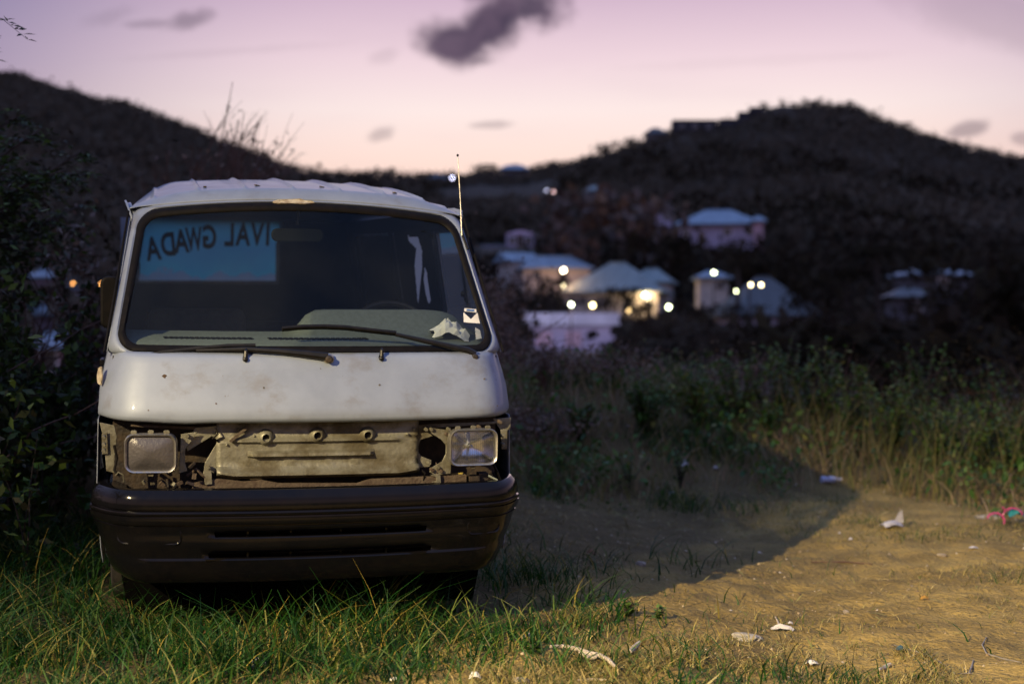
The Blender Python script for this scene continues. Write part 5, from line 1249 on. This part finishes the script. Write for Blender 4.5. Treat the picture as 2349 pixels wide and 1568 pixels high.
# wind-bent bare bush standing over the roof line of the van
e = empty('bare_bush', ((470-1174)/F*13.5, 13.5, float(H((470-1174)/F*13.5, 13.5)))); tag(e, 'bare wind-bent bush with thin brown twigs behind the van roof', 'bush')
q_ = np.random.RandomState(77); ps = []
bx, bz = (470-1174)/F*13.5, e.location.z
for k in range(70):
    uu, vv = [(580, 262), (560, 300), (645, 330), (650, 345), (530, 310), (610, 345), (500, 350), (450, 370), (540, 380), (400, 400), (350, 420), (600, 380)][k % 12]
    tg_ = np.array(((uu+q_.randn()*22-1174)/F*13.5-bx, q_.randn()*.35, HC+(HZ-vv+q_.randn()*12)/F*13.5-bz)); a = np.array([(k % 9-4)*.12, q_.randn()*.2, 0])
    mid = np.array([a[0]*.8+tg_[0]*.25, 0, tg_[2]*.72]); pts = [a*(1-t)**2+2*mid*t*(1-t)+tg_*t*t for t in np.linspace(0, 1, 9)]
    ps.append((pts, list(np.linspace(.009, .0025, 9)), 1))
    for s in range(6):
        b_ = pts[3+q_.randint(5)]; d = (tg_-mid); d = d/np.linalg.norm(d)+q_.randn(3)*.35; ps.append(([b_, b_+d*.12, b_+d*.26+np.array([.04, 0, .0])], [.003, .0025, .0015], 0))
wood('twigs', ps, DRYWOOD, e, 4)
C = np.concatenate([np.array(p[0][-4:]) for p in ps if p[2] == 1]); leaves('dry_leaves', C+q_.randn(len(C), 3)*.03, .06, BROWNF, q_, parent=e)

# ================================================================== LITTER AND DEBRIS
WHITEP = pm('white_plastic', (.50, .48, .48), (.36, .34, .36), 12, rough=.5)
TAPE = pm('dusty_tape', (.30, .27, .24), (.2, .18, .15), 20, rough=.7)
PALEW = pm('bleached_wood', (.56, .49, .40), (.40, .33, .25), 30, rough=.85, stretch=(1, 1, 1))
BRN = pm('dead_leaf_brown', (.20, .105, .045), (.12, .06, .03), 20, rough=.8, bump=.2)
BLUEP = pm('blue_rag', (.03, .12, .18), (.02, .07, .12), 15, rough=.8)
PINKP = pm('pink_plastic', (.50, .06, .18), rough=.35); TEALP = pm('teal_plastic', (.02, .20, .22), rough=.4)
def gpath(px, lift=.008):
    o = []
    for u, v in px:
        x, y, z = on_ground(u, v); o.append(Vector((x, y, z+lift)))
    return o
def stick(name, label, px, r, mat=PALEW, fork=None, cat='stick', lift=None):
    p = gpath(px, r*1.2 if lift is None else lift); b0 = p[0].copy(); e = empty(name, b0); tag(e, label, cat)
    n = len(p); MB().tube([q-b0 for q in p], [r*(.7+.5*min(i, n-1-i)/max(1, n/2)) for i in range(n)], 7).build('stem', mat, e, True)
    if fork:
        f = gpath(fork, r*1.2 if lift is None else lift); MB().tube([q-b0 for q in f], [r*.8]*(len(f)-1)+[r*.5], 6).build('fork', mat, e, True)
    return e
stick('forked_branch', 'pale barkless forked branch lying on the dirt near the grass', [(1262, 1503), (1290, 1502), (1322, 1508), (1352, 1520), (1372, 1522), (1395, 1534), (1408, 1548)], .0085, PALEW, [(1330, 1517), (1352, 1529), (1366, 1528), (1372, 1522)], 'branch', .035)
stick('stick', 'short thick white stick lying on the dirt', [(1444, 1512), (1456, 1500), (1466, 1490)], .011, lift=.03)
stick('stick', 'thin straight pale stick beside the forked branch', [(1325, 1562), (1360, 1561), (1400, 1562)], .005)
stick('stick', 'short pale stub of a stick by the lot edge', [(2015, 1540), (2030, 1534), (2042, 1527)], .008)
stick('stick', 'thin upright dry stalk behind the white plastic scrap', [(1788, 1440), (1784, 1428), (1778, 1416)], .004)
stick('stick', 'brown twig lying across the shaded dirt', [(1860, 1290), (1940, 1290), (2000, 1295)], .004, DRYWOOD)
stick('branch', 'brown stripped branch lying under the bumper in the grass', [(415, 1418), (470, 1412), (520, 1408), (580, 1412)], .014, BRN, None, 'branch', .02)
stick('branch', 'pale dry branch leaning in the weeds beside the van', [(0, 1255), (50, 1238), (110, 1225)], .007, PALEW, None, 'branch', .25)
stick('ribbon', 'pale plastic ribbon trailing across the dirt', [(2050, 1480), (2090, 1492), (2130, 1505), (2160, 1522), (2190, 1546), (2230, 1545)], .003, TAPE, None, 'ribbon')
stick('ribbon', 'curled pale plastic strip lying in the dark patch', [(2262, 1462), (2252, 1480), (2262, 1500), (2300, 1512), (2340, 1520)], .003, TAPE, None, 'ribbon')
stick('ribbon_end', 'upright curled end of plastic tape', [(2222, 1546), (2228, 1530), (2232, 1515)], .004, TAPE, None, 'ribbon')
def scrap(name, label, u, v, w, d, h, mat, seed, cat='litter', rz=0, n=6):
    x, y, z = on_ground(u, v); o = crumple(name, w*.8, d*.8, h*.8, mat, seed, (x, y, z+.004), (0, 0, rz), n); md = o.modifiers.new('solid', 'SOLIDIFY'); md.thickness = .002; return tag(o, label, cat)
scrap('plastic_bag', 'torn white plastic bag with a raised corner beside the tall grass', 2045, 1208, .17, .10, .05, WHITEP, 2, 'bag', .3, 8)
x, y, z = on_ground(2062, 1206); o = MB().add([(-.035, 0, .02), (.03, .01, .02), (.02, .005, .10), (-.005, 0, .085)], [(0, 1, 2, 3)]).build('plastic_bag', WHITEP, loc=(x, y, z), solid=.003); tag(o, 'stiff upright flap of white plastic on the torn bag', 'bag')
scrap('paper_scrap', 'torn white paper scrap lying alone on the dirt near the grass tufts', 1862, 1524, .05, .045, .02, PAPER, 3, 'paper', .4)
scrap('plastic_scrap', 'white bone-shaped plastic scrap on the dirt', 1795, 1446, .12, .035, .03, WHITEP, 4, 'litter', -.35)
scrap('plastic_scrap', 'tiny white plastic bit beside the bone-shaped scrap', 1812, 1432, .025, .02, .012, WHITEP, 5)
scrap('plastic_scrap', 'small white bit on the open dirt', 1950, 1240, .03, .025, .02, WHITEP, 6)
scrap('plastic_scrap', 'flat pale wrapper lying by the dark patch', 2232, 1258, .06, .03, .012, WHITEP, 7)
scrap('plastic_scrap', 'pale scrap sparkling at the top of the van shadow', 1572, 985, .07, .05, .06, WHITEP, 8)
scrap('plastic_scrap', 'bluish plastic scrap in the grass of the van shadow', 1716, 1072, .09, .05, .03, WHITEP, 9)
scrap('plastic_scrap', 'small violet-white scrap on the shaded dirt', 1541, 1132, .05, .03, .02, WHITEP, 10)
scrap('plastic_scrap', 'pale scrap among the weeds of the shadow', 1640, 1010, .06, .04, .03, WHITEP, 11)
scrap('plastic_scrap', 'small white fleck on the dirt beside the shadow tip', 1925, 1225, .018, .018, .012, WHITEP, 12)
scrap('blue_rag', 'small dark blue rag on the dirt beside the ribbon', 2066, 1492, .05, .04, .02, BLUEP, 13, 'rag')
scrap('crumpled_paper', 'crumpled pinkish paper at the lower edge of the lawn', 1090, 1556, .05, .04, .025, PAPER, 14, 'paper')
scrap('paper_scrap', 'dirty white scrap in the grass below the bumper', 590, 1520, .05, .03, .02, PAPER, 15, 'paper')
scrap('paper_scrap', 'small white scrap at the edge of the lawn', 905, 1562, .04, .03, .015, PAPER, 16, 'paper')
scrap('dead_leaf', 'curled yellow dead leaf on the dirt', 2120, 1376, .045, .02, .02, pm('yellow_leaf', (.36, .20, .03), (.25, .13, .02), 20), 17, 'leaf')
scrap('dead_leaf', 'curled brown dead leaf in the van shadow', 1355, 1272, .06, .04, .035, BRN, 18, 'leaf')
scrap('dead_leaf', 'orange dead leaf just under the bumper', 812, 1375, .035, .02, .015, pm('orange_leaf', (.40, .20, .04), rough=.7), 19, 'leaf')
scrap('dead_leaf', 'brown curled leaf in the lawn below the bumper', 480, 1455, .07, .05, .03, BRN, 20, 'leaf')
scrap('dead_leaf', 'large brown folded leaf among the lawn blades', 530, 1480, .08, .05, .03, BRN, 21, 'leaf')
scrap('dead_leaf', 'tan dead leaf beside the weeds at the van corner', 260, 1260, .05, .07, .02, BRN, 22, 'leaf', .8)
# ribbed brown husk in the grass
x, y, z = on_ground(330, 1375); e = empty('palm_husk', (x, y, z+.02)); tag(e, 'ribbed brown palm husk lying in the grass under the bumper', 'husk')
for k in range(7): MB().tube([(-.06+.02*k, 0, .0), (-.055+.021*k, .01, .035), (-.04+.02*k, .03, .05)], [.006, .006, .003], 6).build('rib', BRN, e, True)
MB().tube([(-.08, .01, .055), (0, .012, .07), (.09, .01, .05)], [.006, .009, .004], 6).build('spine', BRN, e, True)
# crushed bottle at the tip of the shadow
x, y, z = on_ground(1905, 1108); e = empty('plastic_bottle', (x, y, z+.03), (0, radians(90), radians(12))); tag(e, 'crushed pale blue plastic bottle at the tip of the van shadow', 'bottle')
MB().lathe([(.022, -.08), (.028, -.07), (.024, -.03), (.029, 0), (.023, .03), (.012, .06), (.012, .075)], n=14).build('body', pm('bottle_plastic', (.40, .44, .62), rough=.3), e, True)
MB().lathe([(.014, .073), (.014, .09)], n=12).build('cap', WHITEP, e)
# stones
def stone(label, u, v, w, d, h, seed, mat=STONE):
    x, y, z = on_ground(u, v); r_ = np.random.RandomState(seed); bm = bmesh.new(); bmesh.ops.create_icosphere(bm, subdivisions=3, radius=1)
    for q in bm.verts:
        k = 1+.22*(vn(q.co.x*2+seed, q.co.y*2+q.co.z*1.7, 1.0, seed)-.5)*2+.06*r_.randn(); q.co = Vector((math.copysign(abs(q.co.x)**.75, q.co.x)*w/2*k, math.copysign(abs(q.co.y)**.75, q.co.y)*d/2*k, math.copysign(abs(q.co.z)**.8, q.co.z)*h/2*k))
    me = bpy.data.meshes.new('stone'); bm.to_mesh(me); bm.free(); o = link('stone', me, mat, loc=(x, y, z+h*.2), rot=(0, 0, seed*.7)); tag(o, label, 'stone')
SLAB = pm('concrete_stone', (.40, .36, .30), (.28, .25, .20), 25, rough=.95, bump=.5, bscale=80)
stone('flat grey concrete slab half buried in the dirt beside grass', 1715, 1466, .15, .08, .035, 3, SLAB)
stone('small two-toned stone on the shaded dirt', 1470, 1297, .05, .04, .035, 4)
stone('sandy stone at the lower edge of the dirt', 1195, 1566, .06, .05, .03, 5, SLAB)
stone('small dark stone beside the creeping weed', 1205, 1462, .045, .04, .03, 6)
stone('pale pebble on the open dirt', 1940, 1405, .03, .025, .02, 7)
stone('rounded tan clod on the open dirt', 2160, 1275, .05, .03, .02, 8)
stone('buried pale rock under the tall grass', 2270, 1188, .20, .08, .03, 9, SLAB)
stone('white crumbled rock in the lawn below the bumper', 600, 1530, .08, .05, .03, 10, SLAB)
# pink and teal toy scrap
x, y, z = on_ground(2325, 1205); e = empty('broken_toy', (x, y, z)); tag(e, 'broken pink plastic hoops with a teal scrap beside the tall grass', 'toy')
MB().tube([(-.115+.055*cos(t), .01*sin(t), .035+.045*sin(t)) for t in np.linspace(-.5, 2.9, 12)], .006, 7).build('hoop', PINKP, e, True)
MB().tube([(.0+.065*cos(t), .02, .05+.06*sin(t)) for t in np.linspace(.3, 3.3, 12)], .006, 7).build('hoop', PINKP, e, True)
MB().tube([(-.07, 0, .07), (-.055, 0, .10), (-.075, 0, .12)], .005, 6).build('clasp', PINKP, e, True)
crumple('scrap', .10, .08, .07, TEALP, 9, (.03, .06, .05), (0, 0, 0), 6, e)
